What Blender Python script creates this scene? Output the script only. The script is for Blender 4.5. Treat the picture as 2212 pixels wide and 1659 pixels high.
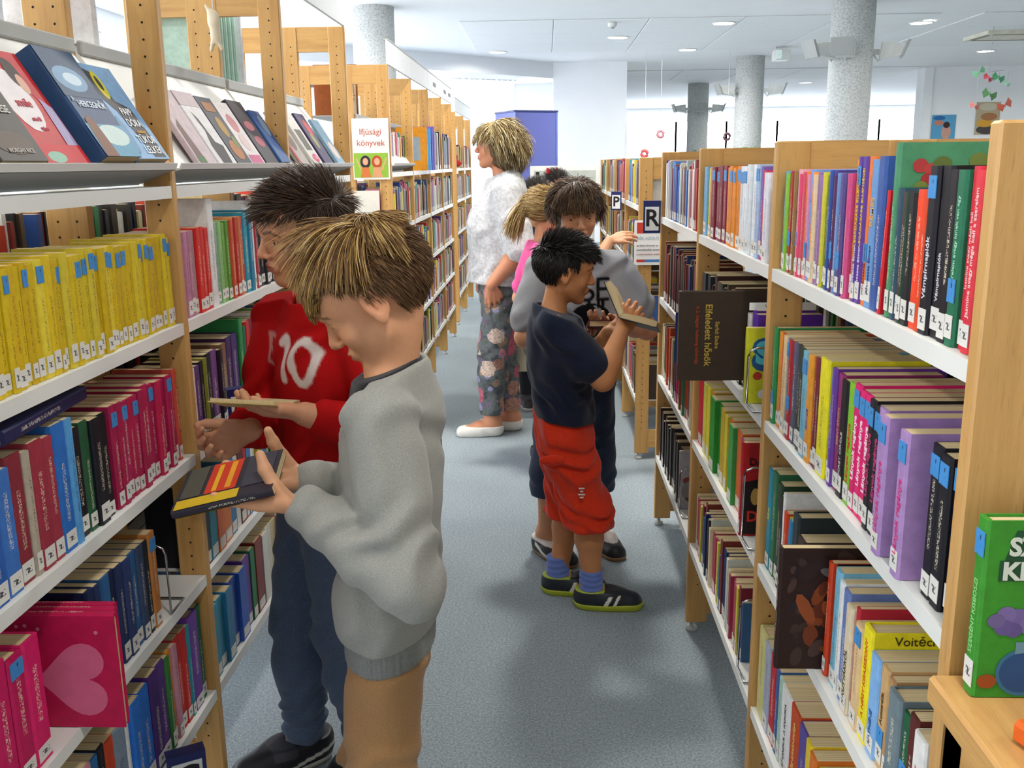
import bpy, math, random
import numpy as np
from mathutils import Matrix, Vector

for _o in list(bpy.data.objects):
    bpy.data.objects.remove(_o, do_unlink=True)
SC = bpy.context.scene
COL = SC.collection
random.seed(7)
RNG = np.random.default_rng(11)

# ------------------------------------------------------------------ camera
# x = right across the aisle, y = along the aisle away from the viewer, z = up; metres
cam_d = bpy.data.cameras.new('camera')
cam_d.sensor_width = 36.0
cam_d.lens = 2064.0 / 2212.0 * 36.0
cam_d.clip_start = 0.05
cam = bpy.data.objects.new('camera', cam_d)
COL.objects.link(cam)
def _cam_matrix():
    f, cx, cy = 2064.0, 1106.0, 829.5
    fw = Vector((1180 - cx, 352 - cy, f)).normalized()          # aisle direction in lens axes
    dn = Vector((1215 - cx, 9700 - cy, f))
    dn = (dn - fw * dn.dot(fw)).normalized()
    rt = dn.cross(fw)
    right = Vector((rt.x, fw.x, -dn.x)); down = Vector((rt.y, fw.y, -dn.y)); fwd = Vector((rt.z, fw.z, -dn.z))
    m = Matrix.Identity(4)
    for i, c in enumerate((right, -down, -fwd)):
        for j in range(3):
            m[j][i] = c[j]
    m.translation = (0.0, 0.0, 1.45)
    return m
cam.matrix_world = _cam_matrix()
SC.camera = cam

# ------------------------------------------------------------------ world and exposure
SC.view_settings.view_transform = 'Standard'
SC.view_settings.look = 'None'
SC.view_settings.gamma = 1.0
SC.view_settings.exposure = 0.10
SC.view_settings.use_curve_mapping = False
W = bpy.data.worlds.new('world'); SC.world = W
W.use_nodes = True
W.node_tree.nodes['Background'].inputs[0].default_value = (0.94, 0.97, 1.0, 1)
W.node_tree.nodes['Background'].inputs[1].default_value = 0.68
CEIL = 3.2
LAMP_W = 36.0
# round recessed ceiling lamps, on the hall's lamp grid but for three added ones: (x, y, watts factor)
LAMPS = [(-2.1, 0.6, .6), (0.35, 0.4, .6), (2.7, 0.5, .6),
         (-2.1, 3.0, 1.0), (0.1, 4.4, 1.3), (2.7, 3.6, 1.0),
         (-2.1, 6.8, 1.0), (0.1, 7.4, 1.0), (2.7, 7.0, 1.0),
         (-2.0, 9.6, .9), (0.4, 10.4, .9), (4.9, 9.6, .9), (7.4, 9.6, .9),
         (2.30, 13.17, .9), (1.03, 14.44, .9), (2.26, 16.14, .9), (4.92, 13.45, .9), (-0.77, 16.03, .5),
         (3.8, 20.2, .9), (6.02, 23.4, .9), (8.2, 13.4, .9), (7.4, 17.2, 1.1), (10.2, 17.2, 1.1)]  # last three are added lights that brighten the white right wall

# ------------------------------------------------------------------ helpers
def lin(c):
    if isinstance(c, str):
        c = tuple(int(c[i:i + 2], 16) / 255 for i in (0, 2, 4))
    return tuple((v / 12.92 if v <= .04045 else ((v + .055) / 1.055) ** 2.4) for v in c)

class NT:
    def __init__(s, name):
        s.m = bpy.data.materials.new(name); s.m.use_nodes = True
        s.t = s.m.node_tree; s.n = s.t.nodes; s.p = s.n['Principled BSDF']
    def add(s, typ, **kw):
        n = s.n.new(typ)
        for k, v in kw.items():
            if k.startswith('i_'):
                n.inputs[k[2:]].default_value = v
            else:
                setattr(n, k, v)
        return n
    def link(s, a, b): s.t.links.new(a, b)
    def coord(s, which='Object', scale=(1, 1, 1)):
        c = s.add('ShaderNodeTexCoord'); m = s.add('ShaderNodeMapping')
        m.inputs['Scale'].default_value = scale
        s.link(c.outputs[which], m.inputs['Vector']); return m.outputs[0]
    def noise(s, vec, scale, detail=4, rough=.55):
        n = s.add('ShaderNodeTexNoise'); n.inputs['Scale'].default_value = scale
        n.inputs['Detail'].default_value = detail; n.inputs['Roughness'].default_value = rough
        if vec is not None: s.link(vec, n.inputs['Vector'])
        return n.outputs['Fac']
    def ramp(s, fac, stops, interp='LINEAR'):
        r = s.add('ShaderNodeValToRGB'); r.color_ramp.interpolation = interp
        e = r.color_ramp.elements
        while len(e) < len(stops): e.new(.5)
        for k, (p, c) in zip(e, stops):
            k.position = p; k.color = (*c, 1) if len(c) == 3 else c
        s.link(fac, r.inputs[0]); return r.outputs[0]
    def mix(s, fac, a, b, mode='MIX'):
        m = s.add('ShaderNodeMix', data_type='RGBA', blend_type=mode)
        for sock, v in ((m.inputs[0], fac), (m.inputs[6], a), (m.inputs[7], b)):
            if hasattr(v, 'links') or hasattr(v, 'is_linked'): s.link(v, sock)
            elif isinstance(v, (int, float)): sock.default_value = v
            else: sock.default_value = (*v, 1) if len(v) == 3 else v
        return m.outputs[2]
    def math(s, op, a, b=None, c=None, clamp=False):
        m = s.add('ShaderNodeMath', operation=op); m.use_clamp = clamp
        for sock, v in zip(m.inputs, (a, b, c)):
            if v is None: continue
            if isinstance(v, (int, float)): sock.default_value = v
            else: s.link(v, sock)
        return m.outputs[0]
    def bump(s, h, strength=.3, dist=.01):
        b = s.add('ShaderNodeBump'); b.inputs['Strength'].default_value = strength
        b.inputs['Distance'].default_value = dist
        s.link(h, b.inputs['Height']); s.link(b.outputs[0], s.p.inputs['Normal'])
    def base(s, v):
        i = s.p.inputs['Base Color']
        if hasattr(v, 'is_linked'): s.link(v, i)
        else: i.default_value = (*v, 1)
    def rough(s, v, spec=.4):
        s.p.inputs['Roughness'].default_value = v
        s.p.inputs['Specular IOR Level'].default_value = spec

def plain(name, c, rough=.6, spec=.4, var=.12, scale=8, bump=0, bscale=200, coord='Object', metal=0):
    t = NT(name); c = lin(c)
    v = t.coord(coord)
    f = t.noise(v, scale)
    t.base(t.ramp(f, [(.3, tuple(k * (1 - var) for k in c)), (.7, tuple(min(1, k * (1 + var)) for k in c))]))
    t.rough(rough, spec); t.p.inputs['Metallic'].default_value = metal
    if bump: t.bump(t.noise(v, bscale, 3), bump, .002)
    return t.m

def attr_mat(name, rough=.7, spec=.3, var=.1, scale=60, bump=.0, bscale=400, sss=0):
    t = NT(name)
    a = t.add('ShaderNodeVertexColor', layer_name='Col')
    v = t.coord()
    f = t.noise(v, scale)
    t.base(t.mix(1.0, a.outputs[0], t.ramp(f, [(.3, (1 - var,) * 3), (.7, (1, 1, 1))]), 'MULTIPLY'))
    t.rough(rough, spec)
    if bump: t.bump(t.noise(v, bscale, 3), bump, .002)
    if sss:
        t.p.inputs['Subsurface Weight'].default_value = sss
        t.p.inputs['Subsurface Radius'].default_value = (.9, .35, .2)
        t.p.inputs['Subsurface Scale'].default_value = .006
    return t.m

def tag(o, label=None, cat=None, group=None, kind=None):
    for k, v in (('label', label), ('category', cat), ('group', group), ('kind', kind)):
        if v: o[k] = v
    return o

def mesh_np(name, V, F, mats=None, smooth=True, cols=None):
    me = bpy.data.meshes.new(name)
    V = np.asarray(V, np.float32); F = np.asarray(F, np.int32)
    nf, k = F.shape
    me.vertices.add(len(V)); me.vertices.foreach_set('co', V.ravel())
    me.loops.add(nf * k); me.loops.foreach_set('vertex_index', F.ravel())
    me.polygons.add(nf); me.polygons.foreach_set('loop_start', np.arange(0, nf * k, k, dtype=np.int32))
    me.polygons.foreach_set('loop_total', np.full(nf, k, np.int32))
    me.update(calc_edges=True)
    if smooth: me.polygons.foreach_set('use_smooth', np.ones(nf, bool))
    if cols is not None:
        a = me.color_attributes.new('Col', 'FLOAT_COLOR', 'POINT')
        c = np.ones((len(V), 4), np.float32); c[:, :3] = cols
        a.data.foreach_set('color', c.ravel())
    for m in (mats if isinstance(mats, (list, tuple)) else [mats]):
        if m: me.materials.append(m)
    return me

def link(name, me, parent=None, loc=None, rot=None, mw=None):
    o = bpy.data.objects.new(name, me); COL.objects.link(o)
    if parent: o.parent = parent
    if loc is not None: o.location = loc
    if rot is not None: o.rotation_euler = rot
    if mw is not None: o.matrix_world = mw
    return o

def empty(name, loc=(0, 0, 0), rz=0.0, **kw):
    o = bpy.data.objects.new(name, None); COL.objects.link(o)
    o.location = loc; o.rotation_euler = (0, 0, rz); o.empty_display_size = .05
    return tag(o, **kw)

class MB:
    """collects faces for one mesh object"""
    def __init__(s): s.v = []; s.f = []; s.c = []; s.mi = []; s.sm = []
    def quad(s, pts, col=None, mi=0):
        n = len(s.v); s.v += [tuple(p) for p in pts]; s.f.append(tuple(range(n, n + len(pts))))
        s.mi.append(mi); s.sm.append(False)
        if col is not None: s.c += [col] * len(pts)
    def box(s, lo, hi, col=None, bev=0.0, mi=0):
        x0, y0, z0 = lo; x1, y1, z1 = hi
        if bev <= 0:
            p = [(x, y, z) for z in (z0, z1) for y in (y0, y1) for x in (x0, x1)]
            n = len(s.v); s.v += p
            for q in ((0, 2, 3, 1), (4, 5, 7, 6), (0, 1, 5, 4), (2, 6, 7, 3), (0, 4, 6, 2), (1, 3, 7, 5)):
                s.f.append(tuple(n + k for k in q)); s.mi.append(mi); s.sm.append(False)
            if col is not None: s.c += [col] * 8
            return
        b = min(bev, (x1 - x0) / 2.01, (y1 - y0) / 2.01, (z1 - z0) / 2.01)
        n = len(s.v); ring = []
        # chamfered box: 24 verts
        idx = {}
        for sx in (0, 1):
            for sy in (0, 1):
                for sz in (0, 1):
                    X, Y, Z = (x0, x1)[sx], (y0, y1)[sy], (z0, z1)[sz]
                    dx, dy, dz = (b, -b)[sx], (b, -b)[sy], (b, -b)[sz]
                    for ax, p in enumerate(((X, Y + dy, Z + dz), (X + dx, Y, Z + dz), (X + dx, Y + dy, Z))):
                        idx[(sx, sy, sz, ax)] = len(s.v); s.v.append(p)
        if col is not None: s.c += [col] * 24
        def F(*k): s.f.append(tuple(idx[i] for i in k)); s.mi.append(mi); s.sm.append(False)
        for ax in range(3):
            o1, o2 = [i for i in range(3) if i != ax]
            for sd in (0, 1):
                ks = []
                for a, c in ((0, 0), (1, 0), (1, 1), (0, 1)):
                    k = [0, 0, 0]; k[ax] = sd; k[o1] = a; k[o2] = c
                    ks.append((*k, ax))
                F(*ks)
        for ax in range(3):
            o1, o2 = [i for i in range(3) if i != ax]
            for a in (0, 1):
                for c in (0, 1):
                    k0 = [0, 0, 0]; k1 = [0, 0, 0]
                    k0[o1] = k1[o1] = a; k0[o2] = k1[o2] = c; k1[ax] = 1
                    F((*k0, o1), (*k1, o1), (*k1, o2), (*k0, o2))
        for sx in (0, 1):
            for sy in (0, 1):
                for sz in (0, 1):
                    F((sx, sy, sz, 0), (sx, sy, sz, 1), (sx, sy, sz, 2))
    def tube(s, pts, r, n=8, col=None, mi=0, closed=False, caps=True):
        pts = [Vector(p) for p in pts]; rs = r if isinstance(r, (list, tuple)) else [r] * len(pts)
        base = len(s.v); up = Vector((0, 0, 1))
        for i, p in enumerate(pts):
            a = pts[i - 1] if (i or closed) else p; c = pts[(i + 1) % len(pts)] if (i < len(pts) - 1 or closed) else p
            d = (c - a).normalized()
            u = up if abs(d.dot(up)) < .95 else Vector((1, 0, 0))
            e1 = d.cross(u).normalized(); e2 = d.cross(e1)
            for k in range(n):
                t = 2 * math.pi * k / n
                s.v.append(tuple(p + (e1 * math.cos(t) + e2 * math.sin(t)) * rs[i]))
        if col is not None: s.c += [col] * (n * len(pts))
        m = len(pts)
        for i in range(m if closed else m - 1):
            for k in range(n):
                a = base + i * n + k; b_ = base + i * n + (k + 1) % n
                j = (i + 1) % m
                s.f.append((a, base + j * n + k, base + j * n + (k + 1) % n, b_)); s.mi.append(mi); s.sm.append(True)
        if caps and not closed:
            s.f.append(tuple(base + k for k in range(n))); s.mi.append(mi); s.sm.append(False)
            s.f.append(tuple(base + (m - 1) * n + k for k in reversed(range(n)))); s.mi.append(mi); s.sm.append(False)
    def lathe(s, prof, n=24, c=(0, 0, 0), col=None, mi=0, smooth=True, caps=True):
        base = len(s.v)
        for r, z in prof:
            for k in range(n):
                t = 2 * math.pi * k / n
                s.v.append((c[0] + r * math.cos(t), c[1] + r * math.sin(t), c[2] + z))
        if col is not None: s.c += [col] * (n * len(prof))
        for i in range(len(prof) - 1):
            for k in range(n):
                a = base + i * n; s.f.append((a + k, a + (k + 1) % n, a + n + (k + 1) % n, a + n + k)); s.mi.append(mi); s.sm.append(smooth)
        if not caps: return
        s.f.append(tuple(base + k for k in reversed(range(n)))); s.mi.append(mi); s.sm.append(False)
        e = base + (len(prof) - 1) * n
        s.f.append(tuple(e + k for k in range(n))); s.mi.append(mi); s.sm.append(False)
    def prism(s, poly, axis, a0, a1, col=None, mi=0):
        """extrude a 2-D polygon along an axis (0,1,2); poly gives the other two coordinates in order"""
        base = len(s.v); n = len(poly)
        for a in (a0, a1):
            for p in poly:
                q = list(p); q.insert(axis, a); s.v.append(tuple(q))
        if col is not None: s.c += [col] * (2 * n)
        s.f.append(tuple(base + k for k in range(n))); s.f.append(tuple(base + n + k for k in reversed(range(n))))
        s.mi += [mi, mi]; s.sm += [False, False]
        for k in range(n):
            s.f.append((base + k, base + n + k, base + n + (k + 1) % n, base + (k + 1) % n)); s.mi.append(mi); s.sm.append(False)
    def mesh(s, name, mats):
        me = bpy.data.meshes.new(name); me.from_pydata(s.v, [], s.f)
        for m in (mats if isinstance(mats, (list, tuple)) else [mats]): me.materials.append(m)
        me.polygons.foreach_set('material_index', s.mi)
        me.polygons.foreach_set('use_smooth', s.sm)
        if s.c:
            a = me.color_attributes.new('Col', 'FLOAT_COLOR', 'POINT')
            a.data.foreach_set('color', [x for c in s.c for x in (*c[:3], 1.0)])
        me.update(); return me
    def obj(s, name, mats, parent=None, **kw):
        return link(name, s.mesh(name, mats), parent, **kw)

def text(body, size, mat, parent, mw, name='lettering', align='CENTER', offset=0.0, extrude=.0003, sx=1.0, spacing=1.0):
    c = bpy.data.curves.new(name, 'FONT'); c.body = body; c.size = size
    c.align_x = align; c.align_y = 'CENTER'; c.offset = offset; c.extrude = extrude; c.resolution_u = 3
    c.space_character = spacing
    c.materials.append(mat)
    tmp = bpy.data.objects.new('tmp', c)
    me = bpy.data.meshes.new_from_object(tmp)
    bpy.data.objects.remove(tmp); bpy.data.curves.remove(c)
    o = bpy.data.objects.new(name, me); COL.objects.link(o)
    o.parent = parent
    o.matrix_local = mw @ Matrix.Diagonal((sx, 1, 1, 1))
    return o

def frame(o, ex, ey, ez=None):
    ex = Vector(ex).normalized(); ey = Vector(ey).normalized(); ez = ex.cross(ey)
    m = Matrix.Identity(4)
    for i, c in enumerate((ex, ey, ez)):
        for j in range(3): m[j][i] = c[j]
    m.translation = o
    return m
# ------------------------------------------------------------------ implicit-surface toolkit for people and cloth
F32 = np.float32
def vec(*a): return np.array(a, F32)
def unit(v): v = np.asarray(v, float); return v / max(1e-9, np.linalg.norm(v))
def rc(a, b, ra, rb=None):
    a = np.asarray(a, F32); b = np.asarray(b, F32); rb = ra if rb is None else rb
    ba = b - a; L = float(ba @ ba) + 1e-12; A = np.stack([a, ba], 1).astype(F32)
    aa = float(a @ a); aba = float(a @ ba)
    def f(P):
        q = P @ A; pb = q[:, 1] - F32(aba)
        t = np.clip(pb * F32(1 / L), 0, 1)
        d2 = np.einsum('ij,ij->i', P, P) - 2 * q[:, 0] + F32(aa) - t * (2 * pb - t * F32(L))
        return np.sqrt(np.maximum(d2, 0)) - (F32(ra) + F32(rb - ra) * t)
    return f
def ell(c, r, R=None):
    c = np.asarray(c, F32); r = np.asarray(r, F32); A = np.stack([1 / r ** 2, 1 / r ** 4], 1).astype(F32)
    Rm = None if R is None else np.asarray(R, F32)
    def f(P):
        q = (P - c).astype(F32)
        if Rm is not None: q = q @ Rm
        k = np.sqrt((q * q) @ A)
        return k[:, 0] * (k[:, 0] - 1) / np.maximum(k[:, 1], F32(1e-6))
    return f
def smin(a, b, k):
    h = np.clip(F32(.5) + (b - a) * F32(.5 / k), 0, 1); return b + h * (a - b - F32(k) * (1 - h))
def U(k, *fs):
    def f(P):
        d = fs[0](P)
        for g in fs[1:]: d = smin(d, g(P), k)
        return d
    return f
def SUB(k, f, *gs):
    def h(P):
        d = f(P)
        for g in gs: d = -smin(-d, g(P), k)
        return d
    return h
def CUT(f, n, d0, k=.004):
    n = np.asarray(n, F32)
    return lambda P: -smin(-f(P), -(P @ n - d0), k)
def NECK(f, c, rr, n, d0):
    """neck opening: take away what lies inside a cylinder round the neck and above a plane"""
    n = np.asarray(n, F32)
    return SUB(.005, f, lambda P: np.maximum(np.hypot(P[:, 0] - c[0], P[:, 1] - c[1]) - rr, d0 - P @ n))
def BND(f, c, r):
    """evaluate a costly field only near its bounding sphere"""
    c = np.asarray(c, F32)
    def g(P):
        q = P - c; d = np.sqrt(np.einsum('ij,ij->i', q, q)) - F32(r)
        m = d < .035
        if not m.any(): return d
        d = d.astype(F32); d[m] = f(P[m]); return d
    return g
def XF(f, R, o, s=1.0):
    """place a field given in a local frame (R columns = local axes)"""
    R = np.asarray(R, F32); o = np.asarray(o, F32)
    return lambda P: f(((P - o) @ R) / s) * s
def FLAT(f, sy, yc=0.0):
    """squash a field front to back"""
    def g(P):
        Q = P.copy(); Q[:, 1] = (Q[:, 1] - yc) * sy + yc
        return f(Q) / (1 + .5 * (sy - 1))
    return g
def FOLD(f, amp, k, ph=0.0, mask=None):
    k = np.asarray(k, F32)
    def g(P):
        w = np.sin(P @ k + ph + 1.7 * np.sin(P[:, 2] * 31 + P[:, 0] * 19) + 1.1 * np.sin(P[:, 1] * 43 - P[:, 2] * 17 + ph))
        m = 1.0 if mask is None else mask(P)
        return f(P) + amp * w * m
    return g

def nets(f, lo, hi, h, B=8):
    lo = np.asarray(lo, float); n = (np.ceil((np.asarray(hi, float) - lo) / h / B).astype(int)) * B
    nb = n // B
    bi = np.stack(np.meshgrid(*[np.arange(k) for k in nb], indexing='ij'), -1).reshape(-1, 3)
    dc = f((lo + (bi * B + B / 2) * h).astype(F32))
    near = np.abs(dc) < B * h * .87 * 1.25 + .01
    if not near.any(): return np.zeros((0, 3)), np.zeros((0, 4), int)
    b0, b1 = bi[near].min(0), bi[near].max(0) + 1              # keep to the blocks that hold surface
    inside = ((bi >= b0) & (bi < b1)).all(1)
    bi, dc, near = bi[inside] - b0, dc[inside], near[inside]
    lo = lo + b0 * B * h; nb = b1 - b0; n = nb * B
    D = np.ones(n + 1, F32)
    blk = np.where(dc > 0, 1.0, -1.0).astype(F32).reshape(nb)
    D[:-1, :-1, :-1] = np.repeat(np.repeat(np.repeat(blk, B, 0), B, 1), B, 2)
    act = bi[near]
    if len(act):
        off = np.stack(np.meshgrid(*[np.arange(B + 1)] * 3, indexing='ij'), -1).reshape(-1, 3)
        for c0 in range(0, len(act), 120):
            ix = (act[c0:c0 + 120, None, :] * B + off[None]).reshape(-1, 3)
            D[ix[:, 0], ix[:, 1], ix[:, 2]] = f((lo + ix * h).astype(F32))
    S = D < 0
    cnt = np.zeros(n, np.int8)
    for a in (0, 1):
        for b in (0, 1):
            for c in (0, 1):
                cnt += S[a:n[0] + a, b:n[1] + b, c:n[2] + c]
    cells = np.argwhere((cnt > 0) & (cnt < 8))
    if not len(cells): return np.zeros((0, 3)), np.zeros((0, 4), int)
    cid = np.full(n, -1, np.int32); cid[cells[:, 0], cells[:, 1], cells[:, 2]] = np.arange(len(cells))
    cor = np.array([(a, b, c) for a in (0, 1) for b in (0, 1) for c in (0, 1)])
    vals = np.stack([D[cells[:, 0] + a, cells[:, 1] + b, cells[:, 2] + c] for a, b, c in cor], 1)
    acc = np.zeros((len(cells), 3)); w = np.zeros(len(cells))
    for i in range(8):
        for ax in range(3):
            if cor[i][ax] == 0:
                j = i + (4, 2, 1)[ax]
                v0, v1 = vals[:, i], vals[:, j]; m = (v0 < 0) != (v1 < 0)
                t = np.where(m, v0 / np.where(m, v0 - v1, 1), 0)
                p = np.repeat(cor[i][None].astype(float), len(cells), 0); p[:, ax] += t
                acc += p * m[:, None]; w += m
    V = lo + (cells + acc / w[:, None]) * h
    F = []
    for ax in range(3):
        o1, o2 = (ax + 1) % 3, (ax + 2) % 3
        sl0 = [slice(None)] * 3; sl1 = [slice(None)] * 3
        sl0[ax] = slice(0, -1); sl1[ax] = slice(1, None)
        A, Bq = S[tuple(sl0)], S[tuple(sl1)]
        e = np.argwhere(A != Bq)
        ok = (e[:, o1] > 0) & (e[:, o2] > 0) & (e[:, o1] < n[o1]) & (e[:, o2] < n[o2]); e = e[ok]
        q = []
        for d1, d2 in ((-1, -1), (0, -1), (0, 0), (-1, 0)):
            c = e.copy(); c[:, o1] += d1; c[:, o2] += d2
            q.append(cid[c[:, 0], c[:, 1], c[:, 2]])
        q = np.stack(q, 1)
        flip = ~A[e[:, 0], e[:, 1], e[:, 2]]
        q[flip] = q[flip][:, ::-1]
        F.append(q)
    F = np.concatenate(F); F = F[(F >= 0).all(1)]
    return V, F

def multires(f, lo, hi, h, fine):
    """coarse surface with finer patches: fine = [(lo, hi, h)]"""
    V, F = nets(f, lo, hi, h)
    C = V[F].mean(1)
    keep = np.ones(len(F), bool)
    for l, g, _ in fine:
        l = np.asarray(l) + 1.2 * h; g = np.asarray(g) - 1.2 * h
        keep &= ~((C > l) & (C < g)).all(1)
    Vs, Fs, n = [V], [F[keep]], len(V)
    for l, g, hf in fine:
        v, q = nets(f, l, g, hf)
        Vs.append(v); Fs.append(q + n); n += len(v)
    V = np.concatenate(Vs); F = np.concatenate(Fs)
    used = np.unique(F); mp = np.full(len(V), -1); mp[used] = np.arange(len(used))
    return V[used], mp[F]

def rotz(a): c, s = math.cos(a), math.sin(a); return np.array([[c, -s, 0], [s, c, 0], [0, 0, 1]])
def rotx(a): c, s = math.cos(a), math.sin(a); return np.array([[1, 0, 0], [0, c, -s], [0, s, c]])
def roty(a): c, s = math.cos(a), math.sin(a); return np.array([[c, 0, s], [0, 1, 0], [-s, 0, c]])

# ---- head: unit = head height; faces +y, up +z, origin at the middle of the head
def head_field(ear=1.0, lid=.3, chubby=0.0, smile=0.0):
    c = chubby
    f = U(.10, ell((0, -.07, .13), (.365, .44, .37)),
          ell((0, .10, .12), (.315, .30, .29)),
          ell((0, .10, -.17), (.275 + .02 * c, .265, .30)))
    f = U(.09, f, rc((-.20, .03, -.24), (-.05, .25, -.405), .075, .07), rc((.20, .03, -.24), (.05, .25, -.405), .075, .07),
          ell((0, .275, -.405), (.075, .065, .06)))
    f = U(.06, f, ell((-.165, .235, -.13), (.11 + .02 * c, .105, .10 + .02 * c)), ell((.165, .235, -.13), (.11 + .02 * c, .105, .10 + .02 * c)))
    f = U(.05, f, rc((-.10, .365, .095), (-.19, .325, .10), .035, .03), rc((.10, .365, .095), (.19, .325, .10), .035, .03))
    f = SUB(.05, f, ell((-.15, .435, .015), (.085, .085, .05)), ell((.15, .435, .015), (.085, .085, .05)))
    f = U(.035, f, rc((0, .355, .06), (0, .435, -.10), .03, .042), ell((0, .438, -.125), (.045, .045, .038)))
    f = U(.02, f, ell((-.052, .40, -.142), (.032, .035, .028)), ell((.052, .40, -.142), (.032, .035, .028)))
    # mouth
    f = U(.03, f, ell((0, .345, -.26), (.12, .055, .075)))
    f = U(.012, f, ell((0, .387, -.238), (.085, .028, .020)), ell((0, .380, -.283), (.072, .030, .024)))
    f = SUB(.012, f, ell((0, .425, -.2595), (.095, .05, .0065)))
    # lids
    for s in (-1, 1):
        lidf = SUB(.008, ell((s * .152, .288, .004), (.076, .076, .072)),
                   ell((s * .152, .375, .004 - lid * .02), (.060, .09, .034 * (1.15 - lid))))
        f = U(.018, f, lidf)
    if ear:
        for s in (-1, 1):
            R = rotz(s * -.35) @ rotx(-.18)
            e = U(.02, ell((0, 0, .01), (.032, .088, .135)), ell((0, .035, -.09), (.028, .045, .06)))
            e = SUB(.014, e, ell((s * .034, .012, .022), (.030, .055, .095)))
            e = U(.012, e, rc((s * .012, -.02, .03), (s * .012, .012, -.03), .014, .012))
            f = U(.02, f, XF(e, R, (s * .365, -.045, -.035)))
    return f
def head_colors(Q, skin, lip, brow, red=.35):
    """Q = points in head units; colours that belong to the skin itself"""
    n = len(Q); C = np.repeat(np.asarray(skin)[None], n, 0).astype(float)
    def blend(m, col, a):
        nonlocal C
        w = (np.clip(m, 0, 1) * a)[:, None]; C = C * (1 - w) + np.asarray(col)[None] * w
    rd = np.asarray(skin) * np.array([1.0, .72, .66])
    for s in (-1, 1):
        d = np.sqrt(((Q - np.array([s * .18, .30, -.13])) ** 2).sum(1)); blend(1 - d / .13, rd, red * 1.3)
        d = np.sqrt(((Q - np.array([s * .38, -.04, -.03])) ** 2).sum(1)); blend(1.2 - d / .15, rd, red * 1.2)
    d = np.sqrt(((Q - np.array([0, .45, -.13])) ** 2).sum(1)); blend(1 - d / .09, rd, red)
    d = np.sqrt((((Q - np.array([0, .385, -.26])) / np.array([.088, .06, .044])) ** 2).sum(1)); blend((1.15 - d) * 4, lip, .85)
    for s in (-1, 1):
        x = Q[:, 0] * s
        zc = .098 + .02 * np.clip((x - .07) / .1, 0, 1) - .05 * np.clip((x - .19) / .06, 0, 1)
        m = (1 - np.abs(Q[:, 2] - zc) / .022) * ((x > .05) & (x < .25) & (Q[:, 1] > .2))
        blend(m * 1.6, brow, .8)
        zl = .004 + .036
        m = (1 - np.abs(Q[:, 2] - .014 - .022 * np.sqrt(np.clip(1 - ((x - .152) / .07) ** 2, 0, 1))) / .010) * ((np.abs(x - .152) < .068) & (Q[:, 1] > .27))
        blend(m, brow, .75)
    return C

# ---- hand: wrist at the origin, fingers +y, palm -z, thumb on -x ; unit = hand length
def hand_field(curl=(.3, .35, .4, .45), thumb=(.5, .3), spread=.10, ci=None):
    kn = [(-.20, .50, .0), (-.065, .535, .012), (.07, .52, .008), (.185, .465, -.01)]
    ln = [.40, .45, .42, .33]
    fs = []
    palm = U(.08, rc((-.09, .06, 0), (-.17, .44, 0), .085, .075), rc((0, .05, .0), (-.03, .46, .005), .09, .078), rc((.08, .06, 0), (.14, .42, 0), .08, .07))
    palm = U(.05, palm, ell((-.15, .22, -.05), (.10, .17, .08)))
    fs = palm
    for i, (k, L) in enumerate(zip(kn, ln)):
        a = 0.0; p = np.array(k, float); sp = (-1.2, -.35, .35, 1.2)[i] * spread
        r = (.062, .064, .060, .052)[i]
        cs = curl[i]
        cs = cs if isinstance(cs, tuple) else (cs * .9, cs * 1.2, cs * .8)
        q = np.array([k[0] * .85, .30, 0.0])
        fs = U(.035, fs, rc(q, p, .065, r * 1.05))
        for j, (fl, w0, w1) in enumerate(((.45, 1.0, .93), (.32, .93, .85), (.23, .85, .70))):
            a += cs[j]
            d = np.array([math.sin(sp) * math.cos(a), math.cos(sp) * math.cos(a), -math.sin(a)])
            e = p + d * L * fl
            fs = U(.018, fs, rc(p, e, r * w0, r * w1)); p = e
    t0, t1 = thumb
    p = np.array([-.12, .12, -.03]); a = t0
    for j, (L, w0, w1) in enumerate(((.24, .092, .078), (.20, .075, .068), (.16, .068, .05))):
        aa = a - j * .25 * (1 if t1 >= 0 else -1)
        dn = t1 + j * .18
        d = np.array([-math.sin(aa) * math.cos(dn), math.cos(aa) * math.cos(dn), -math.sin(dn)])
        e = p + d * L
        fs = U(.03, fs, rc(p, e, w0, w1)); p = e
    return fs
def hand_at(field, wrist, fdir, palm, L, side):
    """side = 'R' or 'L'; returns the field placed with fingers along fdir and the palm facing palm"""
    f = unit(fdir); n = np.asarray(palm, float); n = unit(n - f * (n @ f)); cc = np.asarray(wrist) + f * L * .45
    # right hand: thumb = -(n x f)
    x = np.cross(f, -n)       # right-hand +x axis for y=f, z=-n
    R = np.stack([x, f, -n], 1)
    def g(P):
        Q = ((P - np.asarray(wrist, F32)) @ R.astype(F32)) / L
        if side == 'L': Q = Q * np.array([-1, 1, 1], F32)
        return field(Q) * L
    return BND(g, cc, L * .72)

def elbow(sh, wr, l1, l2, hint):
    sh, wr, hint = (np.asarray(v, float) for v in (sh, wr, hint))
    d = wr - sh; L = np.linalg.norm(d)
    if L > (l1 + l2) * .999: wr = sh + d / L * (l1 + l2) * .999; d = wr - sh; L = np.linalg.norm(d)
    u = d / L; a = (l1 * l1 - l2 * l2 + L * L) / (2 * L); hgt = math.sqrt(max(0, l1 * l1 - a * a))
    hh = hint - u * (hint @ u); hh = unit(hh)
    return sh + u * a + hh * hgt, wr

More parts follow.
